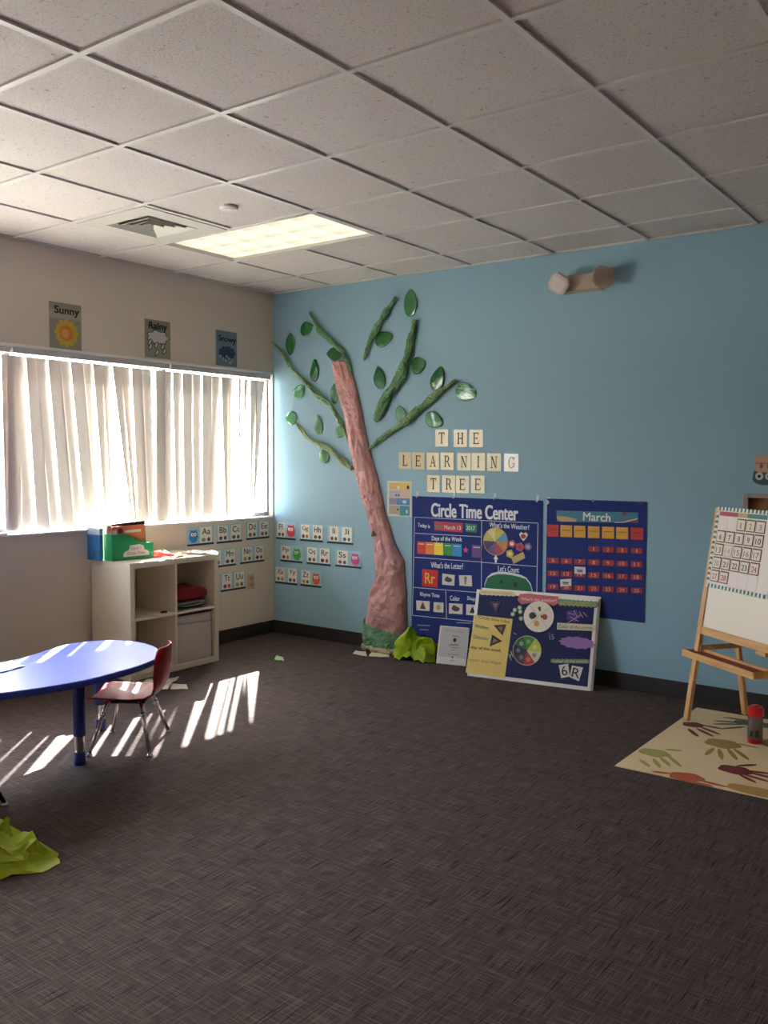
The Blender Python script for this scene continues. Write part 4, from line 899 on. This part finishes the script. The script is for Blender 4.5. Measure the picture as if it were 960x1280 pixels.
# second white board behind, slightly raised and shifted
ctr2 = ctr + b * .012 + up * .022 - nn * .013
s = Sheet('foam_board', 'plain white foam board directly behind the navy display board', 'board', ctr2 - up * .022 , b, nn)
MB().prism([(-W + .01, -Hh + .004), (W, -Hh + .004), (W, Hh + .014), (-W + .02, Hh + .014)], -.005, 0).build('board', M('#f4f0ea', .6), s.root)

# leaflet
th2, le2 = .217, .29; b2 = Vector((math.cos(th2), math.sin(th2), 0)); nb2 = Vector((-math.sin(th2), math.cos(th2), 0)); up2 = Vector((0, 0, math.cos(le2))) + nb2 * math.sin(le2); n2 = b2.cross(up2)
if n2.y > 0: n2 = -n2
s = Sheet('clear_sleeve_leaflet', 'greyish printed leaflet in a clear sleeve leaning between tissue and display board', 'leaflet', Vector((1.647, -.129, .001)) + b2 * .1075 + up2 * .13, b2, n2)
j = lambda x, y: (540 + x / 17.45, 775 + y / 17.45)
MB().prism(rc(-.1075, -.13, .1075, .13), -.002, 0).build('sleeve', M('#e8e4de', .25, coat=.6), s.root)
s.part('printed_page', M('#c2bebb', .6), [rc(-.096, -.082, .102, .122)], 0)
s.text('Circle Time Center', j(255, 215), j(700, 272), .010, M('#77726f', .6), 1, 0)
s.part('print_line', M('#7d7876', .6), [line(s.p(*j(a, b_)), s.p(*j(c, d)), .004) for a, b_, c, d in ((430, 345, 570, 360), (360, 545, 600, 560), (400, 530, 560, 540), (430, 600, 590, 612), (430, 655, 500, 660), (350, 745, 600, 765), (400, 880, 480, 884))], 1)
s.part('print_mark', M('#2f2c2c', .6), [circ(*s.p(*j(500, 440)), .012, .014), circ(*s.p(*j(450, 815)), .006)], 1)

# ------------------------------------------------------------ alphabet strips with owls
c6 = lambda x, y: (220 + x / 4, 640 + y / 4)
OWLS = {'blue': '#2f7fc0', 'red': '#d03a44', 'green': '#3fa050', 'pink': '#d0508a', 'orange': '#dd5a34'}
def owl(s, cx, cy, hh, hx, par):
    o = s.part('owl', M(hx, .5), [circ(cx, cy, hh * .43, hh * .47, 24), [(cx - hh * .34, cy + hh * .25), (cx - hh * .30, cy + hh * .54), (cx - hh * .08, cy + hh * .38)], [(cx + hh * .34, cy + hh * .25), (cx + hh * .30, cy + hh * .54), (cx + hh * .08, cy + hh * .38)]], 2, par)
    s.part('owl_eye', M('#f0eee8', .5), [circ(cx - hh * .14, cy + hh * .16, hh * .13), circ(cx + hh * .14, cy + hh * .16, hh * .13)], 3, par)
    s.part('owl_pupil', BLACK, [circ(cx - hh * .12, cy + hh * .15, hh * .05, n=10), circ(cx + hh * .12, cy + hh * .15, hh * .05, n=10)], 4, par)
    s.part('owl_beak', M('#e0a030', .5), [[(cx - hh * .05, cy + hh * .05), (cx + hh * .05, cy + hh * .05), (cx, cy - hh * .07)]], 4, par)
    s.part('owl_belly', M('#ffffff', .5) if False else M(hx, .7, var=.35, vscale=50), [circ(cx, cy - hh * .2, hh * .22, hh * .2)], 3, par)
PICS = ['#c84a3a', '#5a6a4a', '#3a3f58', '#c98a3a', '#8a3a5a', '#4a4440', '#7a9a4a', '#b0483f', '#46607a']
def strip(side, x0, x1, yt0, yb0, yt1, yb1, items, label):
    ax, val = (0, .001) if side == 'window' else (1, -.001)
    A_, B_ = at(*c6(x0, yb0), ax, val), at(*c6(x1, yb1), ax, val); C_, D_ = at(*c6(x0, yt0), ax, val), at(*c6(x1, yt1), ax, val)
    z0, z1 = (A_.z + B_.z) / 2, (C_.z + D_.z) / 2; h_ = z1 - z0
    if side == 'window': mid = (.001, (A_.y + B_.y) / 2, (z0 + z1) / 2); u, n_ = (0, 1, 0), (1, 0, 0); wl_ = B_.y - A_.y
    else: mid = ((A_.x + B_.x) / 2, -.001, (z0 + z1) / 2); u, n_ = (1, 0, 0), (0, -1, 0); wl_ = B_.x - A_.x
    s = Sheet('alphabet_strip', label, 'alphabet strip', mid, u, n_, 'alphabet strips with letters and owls'); hw, hh = wl_ / 2, h_ / 2
    s.part('backing', M('#9fc3d2', .5), [rc(-hw, -hh, hw, hh)], 0)
    s.part('dark_branch', M('#232a33', .5), [rc(-hw, -hh - .004, hw, -hh + .010)], 1)
    for k, (tx, a, b_) in enumerate(items):
        f = lambda X: -hw + (X - x0) / (x1 - x0) * 2 * hw
        fa, fb = f(a), f(b_); c_ = (fa + fb) / 2
        if tx.startswith('owl'): owl(s, c_, -hh * .05, h_ * .72, OWLS[tx[4:]], s.root); continue
        o = s.part('card', M('#e6e3d8', .5), [rc(fa, -hh + .014, fb, hh - .006)], 1)
        lw_ = {'Ii': .16, 'Jj': .24, 'Ff': .27, 'Ll': .16, 'Tt': .29}.get(tx, .35) * (fb - fa); s.text(tx, (c_ - lw_, hh * .42), (c_ + lw_, hh * .42), h_ * .34, INK if 'X' not in tx else M('#7a1f24', .5), 2, .01, o, 'letters', px=False)
        random.seed(ord(tx[0])); pc = random.sample(PICS, 2); w_ = fb - fa
        s.part('picture', None, [(M(pc[0], .5), circ(c_ - w_ * .22, -hh * .48, w_ * .17, h_ * .11)), (M(pc[1], .5), circ(c_ + w_ * .22, -hh * .48, w_ * .14, h_ * .11))], 2, o)
strip('window', 55, 188, 78, 170, 66, 157, [('owl blue', 58, 112), ('Aa', 118, 178)], 'strip with a blue owl and the letters Aa, on the wall under the window')
strip('window', 202, 329, 66, 157, 56, 143, [('Bb', 208, 257), ('Cc', 272, 323)], 'strip with the letters Bb and Cc under the window')
strip('window', 350, 466, 50, 138, 42, 127, [('Dd', 356, 402), ('Ee', 417, 460)], 'strip with the letters Dd and Ee under the window by the corner')
strip('window', 175, 298, 196, 280, 175, 263, [('Ll', 180, 222), ('Mm', 240, 294)], 'strip with the letters Mm, its left part hidden by the shelf')
strip('window', 320, 440, 175, 259, 162, 243, [('Nn', 330, 378), ('Oo', 392, 436)], 'strip with the letters Nn and Oo under the window')
strip('window', 222, 347, 308, 398, 292, 379, [('Tt', 230, 276), ('Uu', 290, 340)], 'strip with the letters Tt and Uu beside the beige outlet')
strip('blue', 502, 599, 45, 130, 55, 140, [('Ff', 508, 548), ('owl red', 555, 597)], 'strip with the letters Ff and a red owl, by the corner on the blue wall')
strip('blue', 621, 736, 57, 140, 66, 150, [('Gg', 627, 669), ('Hh', 687, 733)], 'strip with the letters Gg and Hh on the blue wall')
strip('blue', 758, 887, 68, 152, 74, 162, [('Ii', 770, 814), ('Jj', 832, 880)], 'strip with the letters Ii and Jj on the blue wall')
strip('blue', 523, 633, 163, 243, 174, 254, [('Pp', 529, 573), ('owl green', 584, 629)], 'strip with the letters Pp and a green owl on the blue wall')
strip('blue', 654, 775, 172, 257, 182, 268, [('Qq', 658, 706), ('Rr', 721, 770)], 'strip with the letters Qq and Rr on the blue wall')
strip('blue', 798, 925, 186, 269, 198, 281, [('Ss', 808, 860), ('owl pink', 872, 922)], 'strip with the letters Ss and a pink owl beside the tree trunk')
strip('blue', 497, 608, 272, 352, 280, 364, [('Xx', 502, 546), ('Yy', 562, 605)], 'strip with the letters Xx and Yy, lowest by the corner on the blue wall')
strip('blue', 623, 728, 287, 366, 296, 376, [('Zz', 629, 672), ('owl orange', 680, 725)], 'strip with the letters Zz and an orange owl on the blue wall')
s = wall_sheet('wall_outlet', 'beige wall outlet low beside the letter strips under the window', 'outlet', c6(361, 318), c6(388, 379), 'window', y=-.0005)
MB().prism(rc(-.036, -.058, .036, .058), 0, .006).build('cover_plate', M('#c2ac84', .4), s.root, bevel=.002)
for y in (-.026, .026): s.part('socket', M('#a8906a', .4), [circ(0, y, .016, .017)], 3.2); s.part('socket_slot', BLACK, [rc(-.007, y - .005, -.005, y + .006), rc(.005, y - .005, .007, y + .006)], 4.2)

# ------------------------------------------------------------ weather posters above the window
WT = M('#cfc8b4', .6); GB = M('#8b8779', .4)
s = wall_sheet('weather_poster', 'Sunny weather poster with an orange sun, leftmost above the window', 'poster', (61, 376), (102, 439.5), 'window')
s.part('sheet', GB, [fr(s, 0, 0, 1, 1)], 0); s.part('label_band', M('#a59c8a', .5), [fr(s, 0, .66, 1, .84)], 1)
s.text('Sunny', fp(s, .14, .82), fp(s, .93, .82), .062, INK, 2, .035, px=False)
c_ = fp(s, .52, .36); o = s.part('sun_rays', M('#c2a032', .5), [blobby(*c_, .082, .082, 12, .10)], 1); s.part('sun_disc', M('#c87a22', .5), [circ(*c_, .048, n=30)], 2, o); s.part('sun_highlight', M('#d99a58', .5), [circ(c_[0] - .012, c_[1] - .005, .028, n=24)], 3, o)
s = wall_sheet('weather_poster', 'Rainy weather poster with a white cloud and drops, middle one above the window', 'poster', (180.5, 398), (213, 449.5), 'window')
s.part('sheet', M('#8e8b78', .4), [fr(s, 0, 0, 1, 1)], 0); s.text('Rainy', fp(s, .14, .82), fp(s, .86, .82), .062, INK, 2, .035, px=False)
o = s.part('cloud', None, [(INK, blobby(*fp(s, .5, .55), .092, .047, 7, .12)), (M('#c2beb6', .5), blobby(*fp(s, .5, .55), .086, .042, 7, .12))], 1)
for x, y in ((.2, .28), (.42, .34), (.68, .32), (.45, .14), (.74, .2), (.18, .4)):
    p = fp(s, x, y); s.part('raindrop', None, [(INK, circ(*p, .014, .026, 14, -.5)), (M('#bdb9b2', .5), circ(*p, .009, .020, 14, -.5))], 3)
s = wall_sheet('weather_poster', 'Snowy weather poster with a dark blue cloud, above the window nearest the blue wall', 'poster', (269.5, 412), (296, 459), 'window')
s.part('sheet', M('#6f7f88', .4), [fr(s, 0, 0, 1, 1)], 0); s.text('Snowy', fp(s, .1, .76), fp(s, .95, .74), .058, INK, 2, .035, px=False)
s.part('storm_cloud', M('#1f3f66', .5), [blobby(*fp(s, .52, .38), .082, .048, 9, .08)], 1)
for x, y in ((.2, .26), (.32, .2), (.45, .15), (.6, .22), (.75, .16), (.5, .27), (.66, .1)): s.part('snowflake', M('#aab8bc', .5), [[(fp(s, x, y)[0] + (.014 if k % 2 == 0 else .006) * math.cos(k * PI / 6), fp(s, x, y)[1] + (.014 if k % 2 == 0 else .006) * math.sin(k * PI / 6)) for k in range(12)]], 2)

# ------------------------------------------------------------ emergency light
t = empty('emergency_light', (2.635, 0, 2.49), 'beige twin-head emergency light high on the blue wall', 'emergency light')
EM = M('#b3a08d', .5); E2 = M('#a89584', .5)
mb = MB(); mb.add([(-.15, 0, -.055), (.13, 0, -.055), (.13, 0, .055), (-.15, 0, .055), (-.135, -.07, -.050), (.12, -.07, -.050), (.12, -.07, .048), (-.135, -.07, .048)], [(0, 1, 2, 3), (7, 6, 5, 4), (0, 4, 5, 1), (1, 5, 6, 2), (2, 6, 7, 3), (3, 7, 4, 0)])
mb.build('housing', EM, t, bevel=.005)
MB().box((-.10, -.0745, -.0505), (-.08, -.0705, -.044)).build('indicator', BLACK, t)
def head(c, rot, m2, lens):
    mb = MB(); R_ = Matrix.Rotation(rot[2], 3, 'Z') @ Matrix.Rotation(rot[0], 3, 'X') @ Matrix.Rotation(rot[1], 3, 'Y'); pts = []
    for y, k in ((-.045, 1.0), (-.02, 1.0), (.03, .55)):
        for a in range(8): 
            ang = math.radians((a // 2) * 90 + 45 + (-15 if a % 2 == 0 else 15)); rr = .072 * k; pts.append(R_ @ Vector((rr * math.cos(ang), y, rr * math.sin(ang) * .95)) + Vector(c))
    fs = [list(range(8))[::-1], [16 + i for i in range(8)]] + [[j_ * 8 + i, j_ * 8 + (i + 1) % 8, (j_ + 1) * 8 + (i + 1) % 8, (j_ + 1) * 8 + i] for j_ in range(2) for i in range(8)]
    hd = mb.add(pts, fs).build('lamp_head', m2, t, bevel=.004)
    p2 = [R_ @ Vector((.050 * math.cos(math.radians((a // 2) * 90 + 45 + (-15 if a % 2 == 0 else 15))), -.0465, .050 * math.sin(math.radians((a // 2) * 90 + 45 + (-15 if a % 2 == 0 else 15))))) + Vector(c) for a in range(8)]
    MB().add(p2, [list(range(8))]).build('lens', lens, hd, solid=.002)
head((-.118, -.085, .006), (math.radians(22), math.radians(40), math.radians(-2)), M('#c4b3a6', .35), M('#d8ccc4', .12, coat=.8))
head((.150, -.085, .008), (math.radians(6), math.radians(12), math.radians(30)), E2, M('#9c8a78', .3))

# ------------------------------------------------------------ right edge of the wall: owl card and wooden shelf box
s = wall_sheet('owl_card', 'tan card with a hanging string and a grey owl above the easel', 'card', (944.5, 569), (972, 604), 'blue')
s.part('card', M('#cfa584', .5), [fr(s, 0, 0, 1, 1)], 0)
s.part('pale_strip', M('#b9c2c4', .5), [fr(s, 0, 0, 1, .1)], 1)
o = s.part('string', M('#2a2320', .6), [fr(s, 0, .70, 1, .72)], 1)
for x in (.28, .6, .9): s.part('hanging_tag', M('#8a6a54', .6), [circ(*fp(s, x, .62), .009, .016)], 1)
cx, cy = fp(s, .42, .22)
o = s.part('owl', M('#3d5a68', .5), [circ(cx, cy - .01, .062, .036), [(cx - .06, cy), (cx - .055, cy + .035), (cx - .02, cy + .02)], [(cx + .06, cy), (cx + .055, cy + .035), (cx + .02, cy + .02)]], 1.5)
s.part('owl_eye', M('#cfcfc4', .5), [circ(cx - .026, cy + .003, .021), circ(cx + .026, cy + .003, .021)], 2.5, o); s.part('owl_pupil', BLACK, [circ(cx - .026, cy + .003, .009), circ(cx + .026, cy + .003, .009)], 3.5, o)
a_ = at(930.5, 617, 1, -.04)
t = empty('wooden_wall_box', (a_.x + .2, 0, a_.z - .14), 'shallow wooden box frame on the wall behind the easel top', 'wall box')
PW = M('#a9948c', .5); BRW = mat_wood('brown_board', '#8a5a3c', '#a3714c', (20, 3, 3))
for (x0, z0, x1, z1, nm) in ((-.2, -.14, -.175, .14, 'frame_side'), (.175, -.14, .2, .14, 'frame_side'), (-.175, .118, .175, .14, 'frame_top'), (-.175, -.14, .175, -.118, 'frame_bottom')): MB().box((x0, -.06, z0), (x1, -.001, z1)).build(nm, PW, t, bevel=.002)
MB().box((-.175, -.012, -.118), (.175, -.002, .118)).build('back_board', BRW, t)

# ------------------------------------------------------------ easel
WOOD = mat_wood('easel_wood', '#cf9a60', '#e2b378', (40, 40, 3)); WOODH = mat_wood('easel_rail_wood', '#cc965c', '#dfae72', (4, 40, 40))
th = math.radians(-36); le = math.radians(8.5); B = Vector((math.cos(th), math.sin(th), 0)); NB = Vector((-math.sin(th), math.cos(th), 0))
b0 = Vector((3.45, -.43, 0)); EW = .68
root = empty('easel', tuple(b0 + B * (EW / 2) + NB * .19), 'wooden double-sided child easel with white board and tray', 'easel', None, th)
# local: x along width, y away from the camera, z up ; front plane passes y=-.19 at floor
yf = lambda z: -.19 + z * math.tan(le)
yr = lambda z: .19 - z * math.tan(math.radians(8.8))
ZM = .006
LW, LD = .034, .022
for sx_ in (-1, 1):
    x = sx_ * (EW / 2 - LW / 2)
    MB().bar((x, yf(0), ZM), (x, yf(1.16), 1.15), LW, LD, (0, 1, 0)).build('front_leg', WOOD, root, bevel=.002)
    MB().bar((x - sx_ * .0, yr(0), ZM), (x, yr(1.12), 1.10), LW, LD, (0, 1, 0)).build('rear_leg', WOOD, root, bevel=.002)
    MB().box((x - sx_ * .020 - .004, yf(.4) - .0, .385), (x - sx_ * .020 + .004, yr(.4) + .03, .415)).build('side_brace', WOODH, root, bevel=.002)
def rail(z, hgt, y_, nm='rail', dy=0): MB().bar((-EW / 2 + LW, y_(z) + dy, z), (EW / 2 - LW, y_(z) + dy, z), .016, hgt, (0, 0, 1)).build(nm, WOODH, root, bevel=.002)
def frail(z0, z1, yy, nm, y0=-.009, y1=.009, m=WOODH, xx=EW / 2 - LW):
    mb = MB(); mb.add([(-xx, yy(z0) + y0, z0), (xx, yy(z0) + y0, z0), (xx, yy(z0) + y1, z0), (-xx, yy(z0) + y1, z0), (-xx, yy(z1) + y0, z1), (xx, yy(z1) + y0, z1), (xx, yy(z1) + y1, z1), (-xx, yy(z1) + y1, z1)],
           [(3, 2, 1, 0), (4, 5, 6, 7), (0, 1, 5, 4), (1, 2, 6, 5), (2, 3, 7, 6), (3, 0, 4, 7)]); return mb.build(nm, m, root, bevel=.0015)
frail(.475, .515, yf, 'bottom_rail'); frail(1.11, 1.15, yf, 'top_rail'); frail(1.06, 1.10, yr, 'rear_rail'); frail(.475, .515, yr, 'rear_rail')
frail(.515, 1.11, yf, 'white_board', -.003, .004, M('#f0e4d4', .35))
frail(.515, 1.06, yr, 'rear_board', -.003, .003, M('#4a4038', .6))
MB().box((.12, yf(.47) - .012, .455), (.19, yf(.47) + .008, .4745)).build('paper_clamp', WOODH, root, bevel=.003)
# tray
x0, x1 = -EW / 2 - .006, -EW / 2 + .548; yo = yf(.39) - .082; yi = yf(.39) - .0125
tr_ = MB().box((x0 + .012, yo + .012, .374), (x1 - .012, yi + .030, .380)).build('tray', M('#8f2a22', .5), root)
MB().box((x0, yo, .355), (x1, yo + .012, .39)).build('tray_lip', WOODH, tr_, bevel=.0015)
MB().box((x0, yo + .012, .355), (x0 + .012, yi + .0, .39)).build('tray_end', WOODH, tr_, bevel=.0015); MB().box((x1 - .012, yo + .012, .355), (x1, yi + .045, .39)).build('tray_end', WOODH, tr_, bevel=.0015)
MB().box((-EW / 2 + LW + .001, yf(.39) + .022, .355), (EW / 2 - LW, yf(.39) + .034, .392)).build('tray_back', WOODH, root, bevel=.0015)
# calendar poster on the easel
f0 = b0 + NB * 0; u_ = B; upv = (Vector((0, 0, 1)) + NB * math.tan(le)).normalized(); nrm = u_.cross(upv)
if nrm.dot(CAM - b0) < 0: nrm = -nrm
Pz = lambda z: b0 + NB * (z * math.tan(le)) + Vector((0, 0, z))
s = Sheet('easel_calendar', 'paper number calendar with a teal chevron border on the easel board', 'calendar', Pz(.935) + B * .255 + nrm * .0135, B, nrm)
aa = s.p(900, 636)[0]; xl = -.255 + .040; xr_ = .23; zt_, zb_ = .213, s.p(885, 731)[1]
s.part('sheet', M('#ecdfd6', .5), [rc(xl, zb_, xr_, zt_)], 0)
def chev(x0, y0, x1, y1, horiz):
    mb = []; n_ = int((x1 - x0) / .014) if horiz else int((y1 - y0) / .014)
    for k in range(n_):
        hx = '#2f7a6c' if k % 2 else '#e6e2d8'
        if horiz:
            a = x0 + k * .014; m_ = (y0 + y1) / 2; mb.append((M(hx, .5), [(a, y0), (a + .007, y0 + .006), (a + .014, y0), (a + .014, y1 - .006), (a + .007, y1), (a, y1 - .006)]))
        else:
            a = y0 + k * .014; mb.append((M(hx, .5), [(x0, a), (x0 + (x1 - x0) / 2, a + .006), (x1, a), (x1, a + .010), (x0 + (x1 - x0) / 2, a + .016), (x0, a + .010)]))
    return mb
s.part('chevron_border', None, chev(xl - .012, zt_ - .012, xr_, zt_ + .012, True), 1); s.part('chevron_border', None, chev(xl - .012, zb_ - .012, xr_, zb_ + .012, True), 1)
s.part('chevron_border', None, chev(xl - .014, zb_ + .012, xl + .008, zt_ - .012, False), 1)
cw = .0715; cxs = [xl + .048 + cw * i for i in range(5)]; ch = (zt_ - zb_ - .06) / 5
for i, hx in enumerate(['#a8405c', '#a8405c', '#c09a70', '#3f8a74', '#2f7f88']): s.part('day_header', M(hx, .5), [rc(cxs[i] - cw / 2, zt_ - .036, cxs[i] + cw / 2, zt_ - .014)], 1)
nums = [[None, None, 1, 2, 3], [6, 7, 8, 9, 10], [13, 14, 15, 16, 17], [20, 21, 22, 23, 24], [27, 28, None, None, None]]
DK, PK, FD = '#2a2626', '#b04a4c', '#8f8578'
tone = {13: PK, 14: '#c0aca0', 16: FD, 17: PK, 20: '#9aa07a', 21: '#6a625c', 24: PK, 27: PK, 28: PK, 8: '#6a5a30', 2: FD, 1: FD, 3: FD, 15: FD, 9: '#5a4a28'}
for r_i in range(5):
    for c_i in range(5):
        n_ = nums[r_i][c_i]; cy = zt_ - .040 - ch * (r_i + .5); cx = cxs[c_i] - .004 * r_i * 0
        if n_ is None:
            s.part('blank_card', M('#efe2dc', .5), [rc(cx - cw * .47, cy - ch * .45, cx + cw * .47, cy + ch * .45)], .6); continue
        o = s.part('number_frame', M('#5a463e', .5) if n_ not in (14,) else M('#cfc4bb', .5), [rc(cx - cw * .46, cy - ch * .45, cx + cw * .46, cy + ch * .45)], 1)
        s.part('number_card', M('#ecdccc', .5), [rc(cx - cw * .40, cy - ch * .38, cx + cw * .37, cy + ch * .36)], 2, o)
        wn = .010 if n_ < 10 else .019
        s.text(str(n_), (cx - wn, cy - .003), (cx + wn, cy - .003), ch * .42, M(tone.get(n_, DK), .5), 3, .015, o, 'number', px=False)

# ------------------------------------------------------------ handprint mat and bottle
t = empty('floor_mat', (4.15, -.755, 0), 'cream floor mat with painted handprints under the easel', 'mat'); mx, my_ = 4.15, -.755
MB().box((3.43 - mx, -1.355 - my_, 0), (4.87 - mx, -.157 - my_, .005)).build('mat_sheet', M('#ecd3a6', .6, var=.06, vscale=4), t, bevel=.001)
def hand(palm, pw, fingers, hexc, rot=0):
    mb = MB(); c = at(*palm, 2, .005); m = M(hexc, .6)
    pts = blobby(c.x - mx, c.y - my_, pw[0], pw[1], 5, .06, 30); a = math.radians(rot)
    pts = [((x - c.x + mx) * math.cos(a) - (y - c.y + my_) * math.sin(a) + c.x - mx, (x - c.x + mx) * math.sin(a) + (y - c.y + my_) * math.cos(a) + c.y - my_) for x, y in pts]
    mb.prism(pts, .005, .0058)
    for f0_, f1_ in fingers:
        p, q = at(*f0_, 2, .005), at(*f1_, 2, .005); d = Vector((q.x - p.x, q.y - p.y)); L = d.length; d.normalize()
        cc = ((p.x + q.x) / 2 - mx, (p.y + q.y) / 2 - my_); mb.prism(circ(*cc, L / 2 + .018, .012, 14, math.atan2(d.y, d.x)), .005, .0057)
    mb.build('handprint', m, t)
z8 = lambda x, y: (850 + x / 8.536, 860 + y / 8.536)
hand(z8(140, 392), (.055, .045), [(z8(100, 445), z8(180, 508)), (z8(195, 440), z8(335, 508)), (z8(230, 420), z8(405, 488)), (z8(240, 398), z8(435, 432))], '#6f1f1e', 20)
hand(z8(800, 385), (.11, .05), [(z8(490, 315), z8(720, 345)), (z8(395, 352), z8(680, 372)), (z8(385, 385), z8(650, 388)), (z8(480, 432), z8(670, 416))], '#55614a', 10)
hand(z8(455, 595), (.085, .07), [(z8(285, 705), z8(350, 650)), (z8(445, 750), z8(420, 660)), (z8(600, 755), z8(520, 660)), (z8(720, 755), z8(590, 660))], '#b08a48', 0)
hand(z8(590, 875), (.075, .055), [(z8(640, 830), z8(785, 820)), (z8(740, 885), z8(960, 915)), (z8(760, 905), z8(960, 955)), (z8(710, 930), z8(920, 992)), (z8(660, 935), z8(785, 998))], '#7c1f24', 0)
hand(z8(70, 950), (.075, .055), [(z8(230, 990), z8(470, 1050)), (z8(190, 1015), z8(310, 1040)), (z8(-260, 895), z8(-140, 910))], '#b8552c', 10)
hand((818, 941), (.075, .055), [((802, 951), (810, 957)), ((818, 950), (824, 958)), ((827, 948), (836, 956)), ((834, 944), (850, 957)), ((836, 937), (848, 938))], '#a9a054', 0)
hand(z8(800, 1100), (.12, .05), [(z8(900, 1140), z8(960, 1160))], '#b8904a', 0)
hand(z8(980, 590), (.05, .07), [(z8(640, 600), z8(800, 632))], '#b59660', 0)
c = at(943.5, 928, 2, .005)
t = empty('drink_bottle', (c.x, c.y, .0055), 'clear bottle with a bright red lid standing on the handprint mat', 'bottle')
mb = MB(); mb.tube([(0, 0, 0), (0, 0, .006), (0, 0, .024)], [.034, .0365, .0365], 28); mb.build('base', M('#a3161c', .35), t)
mb = MB(); mb.tube([(0, 0, .0242), (0, 0, .06), (0, 0, .125), (0, 0, .135)], [.0355, .0355, .0355, .034], 28); mb.build('body', M('#6b5f58', .12, coat=.6, var=.5, vscale=22), t, smooth=False)
mb = MB(); mb.tube([(0, 0, .1352), (0, 0, .14), (0, 0, .172), (0, 0, .182)], [.037, .0385, .0385, .031], 28); mb.build('lid', M('#c8141c', .3), t)
mb = MB(); mb.tube([(0, 0, .1822), (0, 0, .190)], [.018, .016], 18); mb.build('lid_button', M('#b01018', .3), t)
for a in (200, 250, 300):
    am = math.radians(a); vs_ = []; 
    MB().grid(6, 5, lambda u, v: (.0362 * math.cos(am + (u - .5) * .5), .0362 * math.sin(am + (u - .5) * .5), .035 + v * .035)).build('printed_picture', M('#24201f', .4), t, smooth=True, solid=.0006)
print('objects', len(SC.objects))
